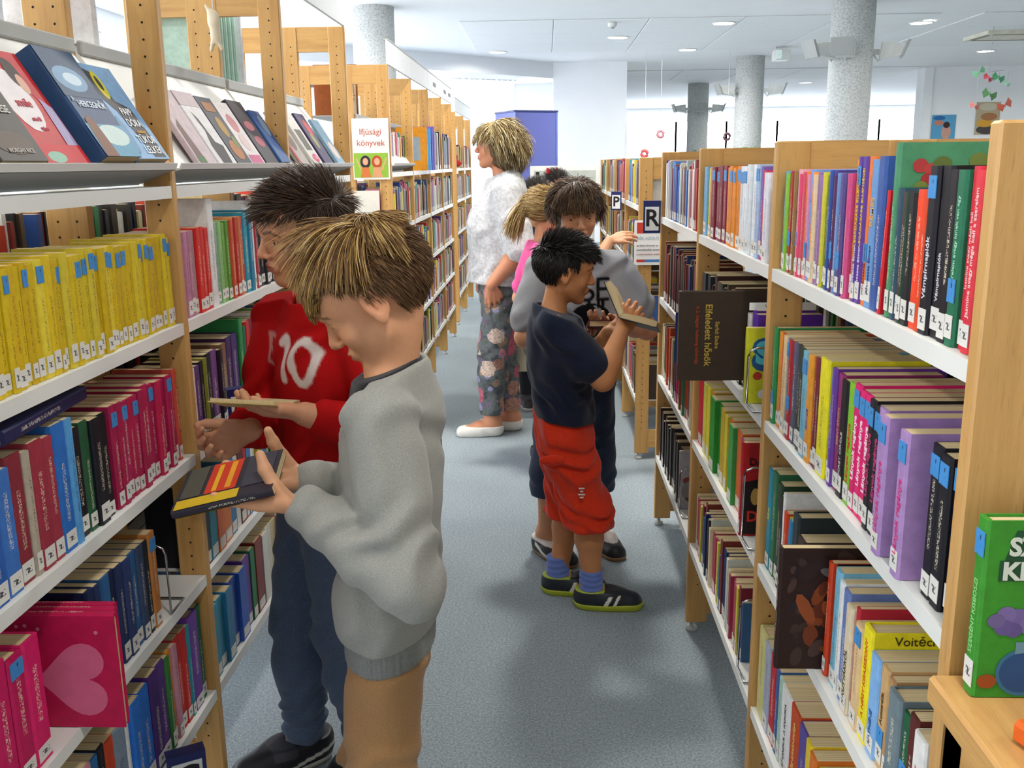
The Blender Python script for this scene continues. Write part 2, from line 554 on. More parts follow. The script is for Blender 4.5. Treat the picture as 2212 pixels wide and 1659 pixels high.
# ---- hair
def strands(roots, dirs, lens, rad, cols, center, radii, R, off, drop=0.0, curl=0.0, segs=6, clump=None, stiff=.5, lift=.3):
    """tapering three-sided strands that flow over the skull ellipsoid (head units); returns V, F, C"""
    n = len(roots); P = roots.copy(); D = dirs.copy()
    path = [P.copy()]
    ph = RNG.uniform(0, 6.28, (n, 1)); ax = unit_rows(RNG.normal(size=(n, 3)))
    step = (lens / segs)[:, None]
    offs = off if np.ndim(off) else np.full(n, off)
    for i in range(segs):
        P = P + D * step
        q = (P - center) / radii; k = np.sqrt((q ** 2).sum(1, keepdims=True))
        lim = 1 + (offs[:, None] * (1 - .35 * (i + 1) / segs) if lift else offs[:, None])
        push = k < lim
        P = np.where(push, center + q / k * lim * radii, P)
        nrm = unit_rows((P - center) / radii ** 2)
        D = D + np.array([0, 0, -drop]) + curl * ax * np.sin(ph + i * 1.9)
        # keep to the skull when close
        into = (D * nrm).sum(1, keepdims=True)
        D = np.where((k < lim + .05) & (into < 0), D - nrm * into, D)
        D = unit_rows(D)
        path.append(P.copy())
    path = np.stack(path, 1)                          # n, segs+1, 3
    T = np.gradient(path, axis=1); T = T / np.maximum(1e-9, np.linalg.norm(T, axis=2, keepdims=True))
    up = unit_rows(RNG.normal(size=(n, 3)))[:, None, :]
    e1 = np.cross(T, up); e1 /= np.maximum(1e-9, np.linalg.norm(e1, axis=2, keepdims=True)); e2 = np.cross(T, e1)
    prof = np.array([1.0] + [1.0 - .55 * (i / segs) ** 1.5 for i in range(1, segs)] + [.12])
    rr = rad[:, None, None] * prof[None, :, None]
    ring = [path + rr * (e1 * math.cos(a) + e2 * math.sin(a)) for a in (0, 2.094, 4.189)]
    V = np.stack(ring, 2).reshape(-1, 3)              # n, segs+1, 3(ring)
    base = (np.arange(n) * (segs + 1) * 3)[:, None, None] + (np.arange(segs) * 3)[None, :, None]
    k = np.arange(3)[None, None, :]; k2 = (np.arange(3) + 1) % 3; k2 = k2[None, None, :]
    F = np.stack([base + k, base + k2, base + 3 + k2, base + 3 + k], -1).reshape(-1, 4)
    C = np.repeat(cols, (segs + 1) * 3, 0)
    return V, F, C
def unit_rows(v): return v / np.maximum(1e-9, np.linalg.norm(v, axis=-1, keepdims=True))

SK_C = np.array([0, -.07, .13]); SK_R = np.array([.365, .44, .37])      # skull ellipsoid of head_field
def scalp(n, mask, grow=1.0):
    out = []
    while sum(map(len, out)) < n:
        d = unit_rows(RNG.normal(size=(n * 2, 3))); p = SK_C + d * SK_R * grow
        out.append(p[mask(p)])
    return np.concatenate(out)[:n]
def tangent(p, d):
    nrm = unit_rows((p - SK_C) / SK_R ** 2)
    t = d - nrm * (d * nrm).sum(1, keepdims=True)
    return unit_rows(t), nrm
def pick(cols, n, jit=.12):
    c = np.array([lin(x) for x in cols])[RNG.integers(0, len(cols), n)]
    return np.clip(c * (1 + RNG.normal(0, jit, (n, 1))), 0, 1)
# ------------------------------------------------------------------ materials of the place
def wood(name, grain='z', c1='ad7f46', c2='c4985a', c3='97703c'):
    t = NT(name)
    sc = dict(z=(26, 26, 1.6), x=(1.6, 26, 26), y=(26, 1.6, 26))[grain]
    v = t.coord('Object', sc)
    n = t.noise(v, 1.6, 5, .6)
    c = t.ramp(n, [(.25, lin(c1)), (.55, lin(c2)), (.8, lin(c1))])
    sp = t.coord('Object', tuple(k * 7 for k in sc))
    fl = t.ramp(t.noise(sp, 3.0, 2), [(.60, (0, 0, 0)), (.68, (1, 1, 1))])
    t.base(t.mix(t.math('MULTIPLY', fl, .35), c, lin(c3)))
    t.rough(.42, .4)
    t.bump(t.noise(sp, 2.0, 3), .05, .002)
    return t.m
M_WOOD = wood('beech'); M_WOODX = wood('beech_rail', 'x'); M_WOODY = wood('beech_long', 'y')
M_HOLE = plain('pin_hole', '1a120b', .9)
M_SHELF = plain('white_steel', 'dcdcd6', .42, .45, .03, 4)
M_GREY = plain('grey_steel', 'a9aba8', .45, .4, .04, 5)
M_PANEL = plain('white_panel', 'f0efe9', .5, .4, .02, 3)
M_CHROME = plain('chrome_wire', 'b8b8b8', .22, .5, .05, 30, metal=1)
M_FASCIA = plain('fascia_white', 'd4d8da', .5, .4, .03, 3)
M_NAVY = plain('navy_plastic', '1b2560', .4)
M_WHITE = plain('white_card', 'e8e8e4', .6, .3, .02)
M_BLACK = plain('black_print', '16161a', .6)
M_WALL = plain('white_paint', 'eceef0', .85, .2, .02, 2, .05, 300)
M_CEIL = plain('ceiling_paint', 'f2f3f4', .9, .15, .015, 2)
M_PLASTIC = plain('white_plastic', 'd9dad6', .5)

def carpet():
    t = NT('blue_grey_carpet'); v = t.coord()
    f = t.noise(v, 150, 4, .85); g = t.noise(v, 520, 2, .8); b = t.noise(v, 1.4, 3)
    c = t.ramp(f, [(.38, lin('5f6b70')), (.50, lin('949fa4')), (.62, lin('c4cfd2'))])
    c = t.mix(.5, c, t.ramp(g, [(.38, lin('6e7a82')), (.60, lin('adb8bd'))]))
    c = t.mix(1.0, c, t.ramp(b, [(.3, (.88,) * 3), (.7, (1, 1, 1))]), 'MULTIPLY')
    t.base(c); t.rough(.98, .05); t.bump(f, .6, .004)
    return t.m

# ------------------------------------------------------------------ the hall
def struct(name, mb, mat, parent=None, **kw):
    o = mb.obj(name, mat, parent, **kw); o['kind'] = 'structure'; return o
mb = MB(); mb.box((-9, -3.5, -.1), (15, 34, 0)); struct('floor', mb, carpet())
mb = MB(); mb.box((-9, -3.5, CEIL), (15, 34, CEIL + .2)); ceil = struct('ceiling', mb, M_CEIL)
# tile field of the ceiling: separate panels hung a little below, joints open
tile = MB(); tile.box((-.594, -.594, -.012), (.594, .594, 0), bev=.006)
tile_me = tile.mesh('ceiling_tile', plain('ceiling_tile', 'eff0f0', .92, .1, .02, 20))
for fx, fy, nx, ny in ((-1.1, 12.7, 5, 3), (5.4, 12.7, 4, 3), (1.5, 19.8, 5, 2)):
    for i in range(nx):
        for j in range(ny):
            o = link('ceiling_tile', tile_me, ceil, (fx + .6 + i * 1.2, fy + .6 + j * 1.2, CEIL - .001))
# dropped soffit at the back left, running obliquely
mb = MB()
P = [(-3.9, 14.0), (.13, 17.97), (.13, 19.4), (-3.9, 19.4)]
mb.prism(P, 2, 2.93, CEIL); struct('trim_1', mb, M_WALL)
mb = MB(); mb.box((-9, 19.2, 0), (.15, 19.45, 2.93)); struct('wall_back', mb, M_WALL)
mb = MB(); mb.box((.13, 17.97, 0), (1.45, 20.5, CEIL)); struct('wall_pier', mb, M_WALL)
mb = MB(); mb.box((7.62, 20.0, 0), (15, 20.35, CEIL)); struct('wall_right', mb, M_WALL)
mb = MB(); mb.box((7.45, 19.95, 0), (7.62, 20.35, CEIL)); struct('trim_2', mb, M_WALL)
# far window front of the hall: piers, transom and lit glass
mb = MB(); mb.box((-9, 33.6, 0), (15, 33.9, .5)); mb.box((-9, 33.6, 2.75), (15, 33.9, CEIL)); struct('wall_far', mb, M_WALL)
def glow(name, col, s):
    t = NT(name); t.base(lin('f4f6fa'))
    t.p.inputs['Emission Color'].default_value = (*lin(col), 1); t.p.inputs['Emission Strength'].default_value = s
    return t.m
M_DAY = glow('daylit_glass', 'f4f8ff', 11.0)
for i in range(8):
    x = 1.0 + i * 1.7
    mb = MB(); mb.box((x + .03, 33.7, .5), (x + 1.67, 33.72, 2.75)); w = struct('window_%d' % (i + 1), mb, M_DAY)
    mb = MB()
    for a in (x - .035, x + 1.665):
        mb.box((a, 33.69, .5), (a + .07, 33.8, 2.75))
    mb.obj('window_frame', M_PLASTIC, w)
# window wall along the left side of the hall, behind the tall cases
mb = MB(); mb.box((-5.2, -3.5, 0), (-5.0, 19.2, .85)); mb.box((-5.2, -3.5, 2.95), (-5.0, 19.2, CEIL)); struct('wall_left', mb, M_WALL)
M_DAYL = glow('daylit_glass_side', 'f4f8ff', 6.0)
for i in range(9):
    y = -3.2 + i * 2.4
    mb = MB(); mb.box((-5.12, y + .06, .85), (-5.10, y + 2.34, 2.95)); w = struct('window_%d' % (i + 10), mb, M_DAYL)
    mb = MB(); mb.box((-5.2, y - .06, .85), (-5.02, y + .06, 2.95)); mb.obj('window_frame', M_PLASTIC, w)
# window behind the curtain, back left
mb = MB(); mb.box((-2.6, 19.12, .6), (-.75, 19.19, 2.85)); w = struct('window_9', mb, glow('daylit_glass_left', 'f4f8ff', 6.0))
mb = MB()
for a in (-2.66, -1.72, -.76): mb.box((a, 19.08, .55), (a + .06, 19.2, 2.9))
mb.obj('window_frame', M_PLASTIC, w)
# round concrete columns
def concrete():
    t = NT('speckled_concrete'); v = t.coord()
    f = t.noise(v, 55, 3, .75)
    t.base(t.ramp(f, [(.35, lin('acaeac')), (.5, lin('d0d2d0')), (.7, lin('e2e4e2'))])); t.rough(.9, .1); t.bump(f, .2, .004)
    return t.m
M_CONC = concrete()
cyl = MB(); cyl.lathe([(.24, 0), (.24, CEIL)], 40)
cyl_me = cyl.mesh('column', M_CONC)
COLS = [(-1.97, 11.5, 'column on the left behind the tall bookcases'), (3.48, 11.6, 'nearest column on the right above the low bookcases'),
        (3.54, 17.5, 'middle one of three columns on the right'), (3.54, 23.3, 'farthest slim-looking column on the right')]
for x, y, l in COLS:
    o = link('column', cyl_me, None, (x, y, 0)); tag(o, 'round speckled grey concrete ' + l, 'column')

# ------------------------------------------------------------------ ceiling fittings
M_LENS = glow('lamp_lens', 'fff6ea', 14)
ring_me = None
mb = MB(); mb.lathe([(.135, 0), (.135, -.012), (.15, -.012), (.15, 0)], 28, caps=False); ring_me = mb.mesh('lamp_ring', M_PLASTIC)
mb = MB(); mb.lathe([(.134, -.006), (.134, 0)], 28); lens_me = mb.mesh('lamp_lens', M_LENS)
lamp_words = {13: 'at the tile joint right of the pier', 14: 'above the white pier', 15: 'farther back between column and pier',
              16: 'right of the nearest right-hand column', 17: 'in front of the soffit at the back left', 18: 'in the far hall left of the middle column', 19: 'in the far hall near the right wall', 20: 'added to brighten the right wall, nearest', 21: 'added to brighten the right wall, left', 22: 'added to brighten the right wall, right'}
for i, (x, y, k) in enumerate(LAMPS):
    where = lamp_words.get(i, 'over the %s, %s row from the viewer' % ('left bookcases' if x < -1 else 'aisle' if x < 1 else 'far right area' if x > 7 else 'column side' if x > 4 else 'right bookcases', ('first', 'second', 'third', 'fourth')[(y > 2) + (y > 6) + (y > 9)]))
    o = empty('ceiling_lamp', (x, y, CEIL - .014 if 12.6 < y < 16.5 else CEIL), label='round white recessed ceiling lamp ' + where, cat='lamp', group='round ceiling lamps')
    link('lamp_ring', ring_me, o); link('lamp_lens', lens_me, o)
    L = bpy.data.lights.new('lamp_light', 'AREA'); L.shape = 'DISK'; L.size = .26; L.energy = LAMP_W * k; L.color = (1.0, .965, .90); L.spread = math.radians(165)
    link('lamp_light', L, o, (0, 0, -.02))
o = empty('exit_sign', (3.62, 16.0, CEIL), label='small green and white exit sign hanging from the ceiling', cat='sign')
mb = MB(); mb.tube([(0, 0, 0), (0, 0, -.06)], .012); mb.obj('hanger', M_PLASTIC, o)
mb = MB(); mb.box((-.02, -.17, -.22), (.19, .17, -.06), bev=.008); mb.obj('housing', M_PLASTIC, o)
mb = MB(); mb.box((-.02, -.172, -.205), (.06, -.170, -.075)); mb.obj('green_panel', glow('exit_green', '2c9c78', .35), o)
mb = MB(); mb.box((.002, -.174, -.15), (.038, -.1725, -.135)); mb.obj('arrow', M_WHITE, o)
o = empty('air_conditioner', (6.75, 14.8, CEIL - .0135), rz=.0, label='cream ceiling cassette air conditioner at the upper right', cat='air conditioner')
mb = MB(); mb.prism([(-.55, -.42), (.55, -.42), (.55, .42), (-.55, .42)], 2, -.05, 0); mb.obj('casing', plain('cream_plastic', 'd8d4c2', .5), o)
for k, (a, b, c, d) in enumerate(((-.45, -.36, .45, -.30), (-.45, .30, .45, .36), (-.52, -.26, -.46, .26), (.46, -.26, .52, .26))):
    mb = MB(); mb.box((a, b, -.056), (c, d, -.049)); mb.obj('louvre', plain('louvre_grey', '8b8874', .6), o)
for x, y, l in ((.85, 12.95, 'in the tile field left of the lamps'), (5.2, 18.4, 'in the ceiling right of the middle column'), (1.9, 25, 'far back in the ceiling')):
    o = empty('smoke_detector', (x, y, CEIL - .014), label='small smoke detector ' + l, cat='detector')
    mb = MB(); mb.lathe([(.03, -.06), (.055, -.045), (.06, -.01), (.05, 0)], 16); mb.obj('body', M_PLASTIC, o)
    mb = MB(); mb.lathe([(.02, -.075), (.03, -.06)], 12); mb.obj('sensor', M_GREY, o)
# white spotlights strapped to the columns
def spot(x, y, z, rz, label, s=1.0):
    o = empty('spotlight', (x, y, z), rz, label=label, cat='spotlight', group='spotlights on the columns')
    mb = MB(); mb.box((-.05, -.02 * s, -.03), (.06 * s, .02 * s, .03)); mb.tube([(0, 0, -.03), (.05 * s, 0, -.10 * s), (.12 * s, 0, -.03)], .01, 6); mb.obj('bracket', M_PLASTIC, o)
    mb = MB(); mb.prism([(.06 * s, -.08 * s), (.30 * s, -.05 * s), (.34 * s, .07 * s), (.08 * s, .10 * s)], 1, -.10 * s, .10 * s); mb.obj('housing', M_PLASTIC, o)
    mb = MB(); mb.prism([(.285 * s, -.07 * s), (.31 * s, -.07 * s), (.38 * s, .11 * s), (.35 * s, .11 * s)], 1, -.12 * s, .12 * s); mb.obj('visor', M_GREY, o)
spot(3.26, 11.45, 2.63, math.radians(200), 'white spotlight on the left side of the nearest right-hand column')
spot(3.36, 11.36, 2.63, math.radians(245), 'white spotlight on the front of the nearest right-hand column')
spot(3.72, 11.55, 2.63, math.radians(-15), 'white spotlight on the right side of the nearest right-hand column')
spot(3.30, 17.4, 2.63, math.radians(190), 'white spotlight on the left side of the middle right-hand column')
spot(3.78, 17.4, 2.63, math.radians(-10), 'white spotlight on the right side of the middle right-hand column')
spot(3.30, 23.2, 2.63, math.radians(185), 'white spotlight on the left side of the farthest column')
spot(3.78, 23.2, 2.63, math.radians(-5), 'white spotlight on the right side of the farthest column')
spot(3.54, 23.04, 2.63, math.radians(270), 'white spotlight on the front of the farthest column')

# ------------------------------------------------------------------ bookcases
def holes(mb, x, y, z0, z1, step=.032):
    z = z0
    while z < z1:
        n = len(mb.v)
        for k in range(6):
            a = math.pi / 3 * k; mb.v.append((x + .0026 * math.cos(a), y, z + .0026 * math.sin(a)))
        mb.f.append(tuple(range(n, n + 6))); mb.mi.append(0); mb.sm.append(False); z += step

def upright(parent, y, xs, H, rails, z0=.03, t=.024, far=True, holed=True):
    """ladder frame across the case: posts given as (x0, x1) pairs, rails as (z0, z1)"""
    posts = sorted(xs, key=lambda q: abs(q[0])); u = None
    for a, b in posts:
        mb = MB(); mb.box((a, y - t / 2, z0), (b, y + t / 2, H), bev=.003)
        p = mb.obj('post' if u else 'upright', M_WOOD, u or parent); u = u or p
    posts = sorted(xs)
    for (a, b), (c, d) in zip(posts, posts[1:]):
        for r0, r1 in rails:
            mb = MB(); mb.box((b, y - t / 2 + .003, r0), (c, y + t / 2 - .003, r1)); mb.obj('rail', M_WOODX, u)
    if holed:
        mb = MB()
        for a, b in xs:
            w = b - a
            for x in ([(a + b) / 2] if w < .08 else [a + .025, b - .025]): holes(mb, x, y - t / 2 - .0004, .16, H - .05)
        tag(mb.obj('pin_holes', M_HOLE, u), kind='stuff')
    for x in (posts[0][0] + .02, posts[-1][1] - .02):
        mb = MB(); mb.lathe([(.018, 0), (.018, .012), (.007, .014), (.007, z0)], 10, (x, y, 0)); mb.obj('foot', M_GREY, u)
    return u
def shelf(parent, x0, x1, y0, y1, z, front, name='shelf'):
    """folded steel shelf with its top at z; front = +1 when the lip is at x1, -1 at x0"""
    e0, e1 = (0, .0015) if front > 0 else (.0015, 0)
    mb = MB(); mb.box((x0 + e0, y0 + .0004, z - .004), (x1 - e1, y1 - .0004, z))
    lx = (x1 - .003, x1) if front > 0 else (x0, x0 + .003)
    mb.box((lx[0], y0, z - .024), (lx[1], y1, z + .0004))
    bx = (x0, x0 + .002) if front > 0 else (x1 - .002, x1)
    mb.box((bx[0], y0, z - .02), (bx[1], y1, z - .001))
    fx = (x1 - .02, x1 - .003) if front > 0 else (x0 + .003, x0 + .02)
    mb.box((fx[0], y0, z - .024), (fx[1], y1, z - .022))
    return mb.obj(name, M_SHELF, parent)

LZ = [1.413, 1.131, .845, .563, .279]          # shelf tops, left cases
RZ = [1.245, .940, .632, .300]                 # shelf tops, right cases
LX, LC, LB = -.760, (-1.030, -.940), -1.21     # left case: front face, middle post, back face
RX, RC, RB = .435, (.644, .735), .944
L1Y = [1.06, 1.97, 2.88, 3.79]
R1Y = [.975, 1.885, 2.80, 3.71]
L2Y = [4.90, 5.71, 6.52, 7.33, 8.10]
L3Y = [8.72, 9.55, 10.4]
R2Y = [4.605, 5.42, 6.24, 7.05, 7.87]

def tall_case(ys, x, label, fz, display):
    dx = x - LX
    o = empty('bookcase', (0, 0, 0), label=label, cat='bookcase')
    for y in ys:
        upright(o, y, [(x - .062, x), (LC[0] + dx, LC[1] + dx), (LB + dx, LB + dx + .062)], fz, [(fz - .09, fz), (.06, .14)])
    for k, (a, b) in enumerate(zip(ys, ys[1:])):
        a, b = a + .013, b - .013
        for z in LZ:
            shelf(o, LC[1] + dx + .002, x - .002, a, b, z, +1)
            if z < 1.4: shelf(o, LB + dx, LC[0] + dx - .002, a, b, z, -1)
        # upper shelf, set back
        mb = MB(); mb.box((LB + dx + .02, a, 1.690), (LC[1] + dx, b, 1.694)); mb.box((LC[1] + dx, a, 1.672), (LC[1] + dx + .012, b, 1.70), bev=.003)
        mb.obj('upper_shelf', M_GREY, o)
        if display[k]:
            mb = MB()
            mb.prism([(x - .010, 1.447), (x - .013, 1.440), (LC[1] + dx - .002, 1.672), (LC[1] + dx + .002, 1.676)], 1, a, b); mb.obj('display_panel', M_PANEL, o)
            mb = MB(); mb.prism([(x - .016, 1.442), (x + .012, 1.446), (x + .016, 1.458), (x + .013, 1.459), (x + .008, 1.449), (x - .016, 1.446)], 1, a, b); mb.obj('book_ledge', M_SHELF, o)
            mb = MB(); mb.prism([(x + .010, 1.445), (x - .006, 1.444), (x - .075, 1.418), (x - .070, 1.416)], 1, a, b); mb.obj('ledge_bracket', M_GREY, o)
    mb = MB()
    for a, b in zip(ys, ys[1:]):
        mb = MB(); mb.box((x - .008, a + .001, fz), (x + .002, b - .001, fz + .118), bev=.002); fa = mb.obj('fascia_panel', M_FASCIA, o)
        mb = MB(); mb.box((x - .018, a + .001, fz + .116), (x + .004, b - .001, fz + .122)); mb.obj('fascia_edge', M_GREY, fa)
    return o
case_L1 = tall_case(L1Y, LX, 'tall beech bookcase with white shelves nearest on the left', 1.96, [1, 1, 1])
case_L2 = tall_case(L2Y, -.776, 'second tall beech bookcase on the left, behind the gap', 1.93, [1, 0, 0, 0])
case_L3 = tall_case(L3Y, -.80, 'third tall beech bookcase at the far left by the curtain', 1.90, [0, 0])

def low_case(ys, label, H):
    o = empty('bookcase', (0, 0, 0), label=label, cat='bookcase')
    for y in ys:
        upright(o, y, [(RX, RX + .065), RC, (RB - .065, RB)], H, [(H - .10, H), (.06, .15)], holed=y > 1)
    for a, b in zip(ys, ys[1:]):
        a, b = a + .013, b - .013
        for z in RZ:
            shelf(o, RX + .002, RC[0] - .002, a, b, z, -1)
            shelf(o, RC[1] + .002, RB, a, b, z, +1)
    return o
case_R1 = low_case(R1Y, 'low beech bookcase with white shelves nearest on the right', 1.485)
case_R2 = low_case(R2Y, 'low beech bookcase farther along on the right, past the gap', 1.47)

# wooden display step against the end of the near right case
o = empty('display_step', (0, 0, 0), label='beech display step at the lower right corner holding two picture books', cat='display stand')
mb = MB(); mb.box((.412, .45, .872), (.90, .955, .905), bev=.004); mb.obj('top_board', M_WOODY, o)
mb = MB(); mb.box((.430, .47, .80), (.452, .94, .872)); mb.box((.430, .47, 0), (.47, .51, .872)); mb.box((.430, .90, 0), (.47, .94, .872)); mb.obj('side_frame', M_WOODY, o)
mb = MB(); mb.box((.85, .47, 0), (.89, .51, .872)); mb.box((.85, .90, 0), (.89, .94, .872)); mb.box((.47, .92, .80), (.85, .94, .872)); mb.obj('back_frame', M_WOODX, o)
# ------------------------------------------------------------------ books
def cover_mat(marks=True):
    t = NT('book_cover')
    oi = t.add('ShaderNodeObjectInfo'); tc = t.add('ShaderNodeTexCoord')
    g = t.add('ShaderNodeSeparateXYZ'); t.link(tc.outputs['Generated'], g.inputs[0])
    ob = t.add('ShaderNodeMapping'); ob.inputs['Scale'].default_value = (1, 330, 620); t.link(tc.outputs['Object'], ob.inputs[0])
    ofs = t.add('ShaderNodeVectorMath', operation='ADD'); t.link(ob.outputs[0], ofs.inputs[0])
    rv = t.math('MULTIPLY', oi.outputs['Random'], 371.0); cv = t.add('ShaderNodeCombineXYZ'); t.link(rv, cv.inputs[0]); t.link(rv, cv.inputs[1]); t.link(cv.outputs[0], ofs.inputs[1])
    n = t.noise(ofs.outputs[0], 1.0, 1, .5)
    X, Y, Z = g.outputs
    lo = t.math('ADD', .16, t.math('MULTIPLY', oi.outputs['Random'], .22)); hi = t.math('ADD', .62, t.math('MULTIPLY', oi.outputs['Random'], .22))
    m = t.math('MULTIPLY', t.math('GREATER_THAN', X, .985), t.math('MULTIPLY', t.math('LESS_THAN', t.math('ABSOLUTE', t.math('SUBTRACT', Y, .5)), .13), t.math('MULTIPLY', t.math('GREATER_THAN', Z, lo), t.math('LESS_THAN', Z, hi))))
    m = t.math('MULTIPLY', m, t.math('GREATER_THAN', n, .53))
    bw = t.add('ShaderNodeRGBToBW'); t.link(oi.outputs['Color'], bw.inputs[0])
    tcol = t.mix(t.math('GREATER_THAN', bw.outputs[0], .26), lin('e6dcc0'), lin('33261c'))
    wear = t.noise(tc.outputs['Object'], 45, 4, .7)
    c = t.mix(1.0, oi.outputs['Color'], t.ramp(wear, [(.3, (.80,) * 3), (.6, (1, 1, 1))]), 'MULTIPLY')
    t.base(t.mix(t.math('MULTIPLY', m, .6), c, tcol) if marks else c); t.rough(.5, .28)
    return t.m
M_COVER = cover_mat(); M_COVERT = cover_mat(False)
def objcol(name, rough=.5):
    t = NT(name); oi = t.add('ShaderNodeObjectInfo'); v = t.coord()
    t.base(t.mix(1.0, oi.outputs['Color'], t.ramp(t.noise(v, 40, 3), [(.3, (.9,) * 3), (.7, (1, 1, 1))]), 'MULTIPLY')); t.rough(rough, .28); return t.m
M_PRINT = objcol('cover_print', .52)
def page_mat():
    t = NT('page_edges'); v = t.coord('Object', (3, 900, 3))
    t.base(t.ramp(t.noise(v, 1.0, 2), [(.3, lin('b49c70')), (.6, lin('d8c49a'))])); t.rough(.9, .1); return t.m
M_PAGES = page_mat()
def label_mat():
    t = NT('call_label'); tc = t.add('ShaderNodeTexCoord'); g = t.add('ShaderNodeSeparateXYZ'); t.link(tc.outputs['Generated'], g.inputs[0])
    mp = t.add('ShaderNodeMapping'); mp.inputs['Scale'].default_value = (1, 5, 6); t.link(tc.outputs['Generated'], mp.inputs[0])
    near = lambda v, w: t.math('LESS_THAN', t.math('ABSOLUTE', t.math('SUBTRACT', v, .5)), w)
    m = t.math('MULTIPLY', t.math('MULTIPLY', near(g.outputs[1], .28), near(g.outputs[2], .16)), t.math('GREATER_THAN', t.noise(mp.outputs[0], 1.0, 1), .48))
    t.base(t.mix(m, lin('d6d4cc'), lin('4a4a50'))); t.rough(.5); return t.m
M_LABEL = label_mat()
def blue_mat():
    t = NT('blue_sticker'); v = t.coord('Generated', (1, 2.2, 2.2))
    t.base(t.ramp(t.noise(v, 1.0, 1), [(.62, lin('3a86c4')), (.66, lin('16263c'))])); t.rough(.5); return t.m
M_BLUE = blue_mat()
_bc = {}
def book_meshes(T, H, D, hard, marks=True):
    k = (round(T, 3), round(H / .004) * 4, round(D / .01), hard, marks)
    if k in _bc: return _bc[k]
    T = max(.004, k[0]); H = k[1] / 1000; D = k[2] / 100
    b = min(.0024 if hard else .0008, T * .22); r = min(T * .28, .004); ins = .003 if hard else .0004
    out = [(-D, -T / 2), (-r, -T / 2), (-r * .25, -T / 2 + r * .5), (0, -T / 2 + r), (0, T / 2 - r), (-r * .25, T / 2 - r * .5), (-r, T / 2), (-D, T / 2)]
    inn = [(-D, T / 2 - b), (-r - b, T / 2 - b), (-r - b, -T / 2 + b), (-D, -T / 2 + b)]
    mb = MB(); n = len(out)
    V = [(x, y, z) for z in (0, H) for x, y in out] + [(x, y, z) for z in (0, H) for x, y in inn]
    mb.v = V
    def F(*q): mb.f.append(q); mb.mi.append(0); mb.sm.append(False)
    for i in range(n - 1): F(i, i + 1, n + i + 1, n + i)
    o = 2 * n
    for i in range(3): F(o + i, o + i + 1, o + 4 + i + 1, o + 4 + i)
    F(0, n, o + 7, o + 3); F(n - 1, o, o + 4, 2 * n - 1)
    for z, oo, ii in ((0, 0, o), (1, n, o + 4)):
        q = [(oo + 0, oo + 1, ii + 2, ii + 3), (oo + 1, oo + 2, oo + 3, ii + 2), (oo + 3, oo + 4, ii + 1, ii + 2), (oo + 4, oo + 5, oo + 6, ii + 1), (oo + 6, oo + 7, ii + 0, ii + 1)]
        for s in q: F(*(s if z else s[::-1]))
    cov = mb.mesh('cover', M_COVER if marks else M_COVERT)
    mb = MB(); mb.box((-D + ins, -T / 2 + b, ins), (-r - b, T / 2 - b, H - ins)); pg = mb.mesh('page_block', M_PAGES)
    _bc[k] = (cov, pg); return _bc[k]
_lb = MB(); _lb.box((0, -.5, 0), (1, .5, 1)); LAB_ME = _lb.mesh('spine_label', M_LABEL); BLU_ME = _lb.mesh('blue_sticker', M_BLUE)
PAL = {k.replace('_', ' '): v for k, v in (q.split(':') for q in 'yellow:dcc020 cream:e0d4b0 white:ecebe8 black:17171b grey:8a8e94 red:c4222a dark_red:7a1e26 orange:e0761f pink:d88aa0 magenta:c81e62 purple:5a3590 lilac:a884b8 light_blue:7ab0d8 blue:2f62b0 navy:1c2a52 teal:2a8a9a green:3a8a3c dark_green:20503a lime_green:86bc30 brown:6a4526 tan:c89a5c'.split())}
PALV = {k: np.array(lin(v)) ** .45 for k, v in PAL.items()}
def cname(c): c = np.array(c[:3]) ** .45; return min(PALV, key=lambda k: np.abs(PALV[k] - c).sum())
def ordinal(n): return '%d%s' % (n, 'th' if 10 <= n % 100 <= 20 else {1: 'st', 2: 'nd', 3: 'rd'}.get(n % 10, 'th'))
_tm = {}
def ink(hx):
    if hx not in _tm: _tm[hx] = plain('ink_' + hx, hx, .5, .3, .03)
    return _tm[hx]
NBOOK = 0
def book(mw, T, H, D, col, label, group=None, flags='', txt=None):
    global NBOOK
    NBOOK += 1
    c = lin(col) if isinstance(col, str) else col
    hard = 'h' in flags
    cov, pg = book_meshes(T, H, D, hard, not txt and 'n' not in flags)
    o = link('book', cov); o.matrix_world = mw; o.color = (*c, 1)
    tag(o, label, 'book', group)
    p = link('page_block', pg, o)
    if 's' in flags:
        q = link('spine_label', LAB_ME, o, (-.0003, 0, random.uniform(.004, .010))); q.scale = (.0008, T * .84, random.uniform(.022, .03))
    if 'b' in flags or 'm' in flags:
        z = H - .034 - random.uniform(0, .004) if 'b' in flags else H * random.uniform(.2, .3)
        q = link('blue_sticker', BLU_ME, o, (-.0003, 0, z)); q.scale = (.0010, T * .86, .026)
    if txt:
        for s, hx, size, zc in txt:
            text(s, size, ink(hx), o, frame((.0004, 0, H * zc), (0, 0, 1), (0, -1, 0)), 'spine_title', offset=size * .012)
    return o
def side_mw(side, y, z, x=None, lean=0.0, turn=0.0):
    if side == 'L': m = Matrix.Translation((x if x is not None else LX - .014, y, z)) @ Matrix.Rotation(turn, 4, 'Z')
    else: m = Matrix.Translation((x if x is not None else RX + .014, y, z)) @ Matrix.Rotation(math.pi + turn, 4, 'Z')
    return m @ Matrix.Rotation(lean, 4, 'X')
def parse(spec):
    out = []
    for tok in spec.split():
        n = 1
        if '*' in tok: tok, n = tok.split('*'); n = int(n)
        f = tok.split('/')
        for _ in range(n): out.append((f[0], float(f[1]), float(f[2]), f[3] if len(f) > 3 else 's'))
    return out
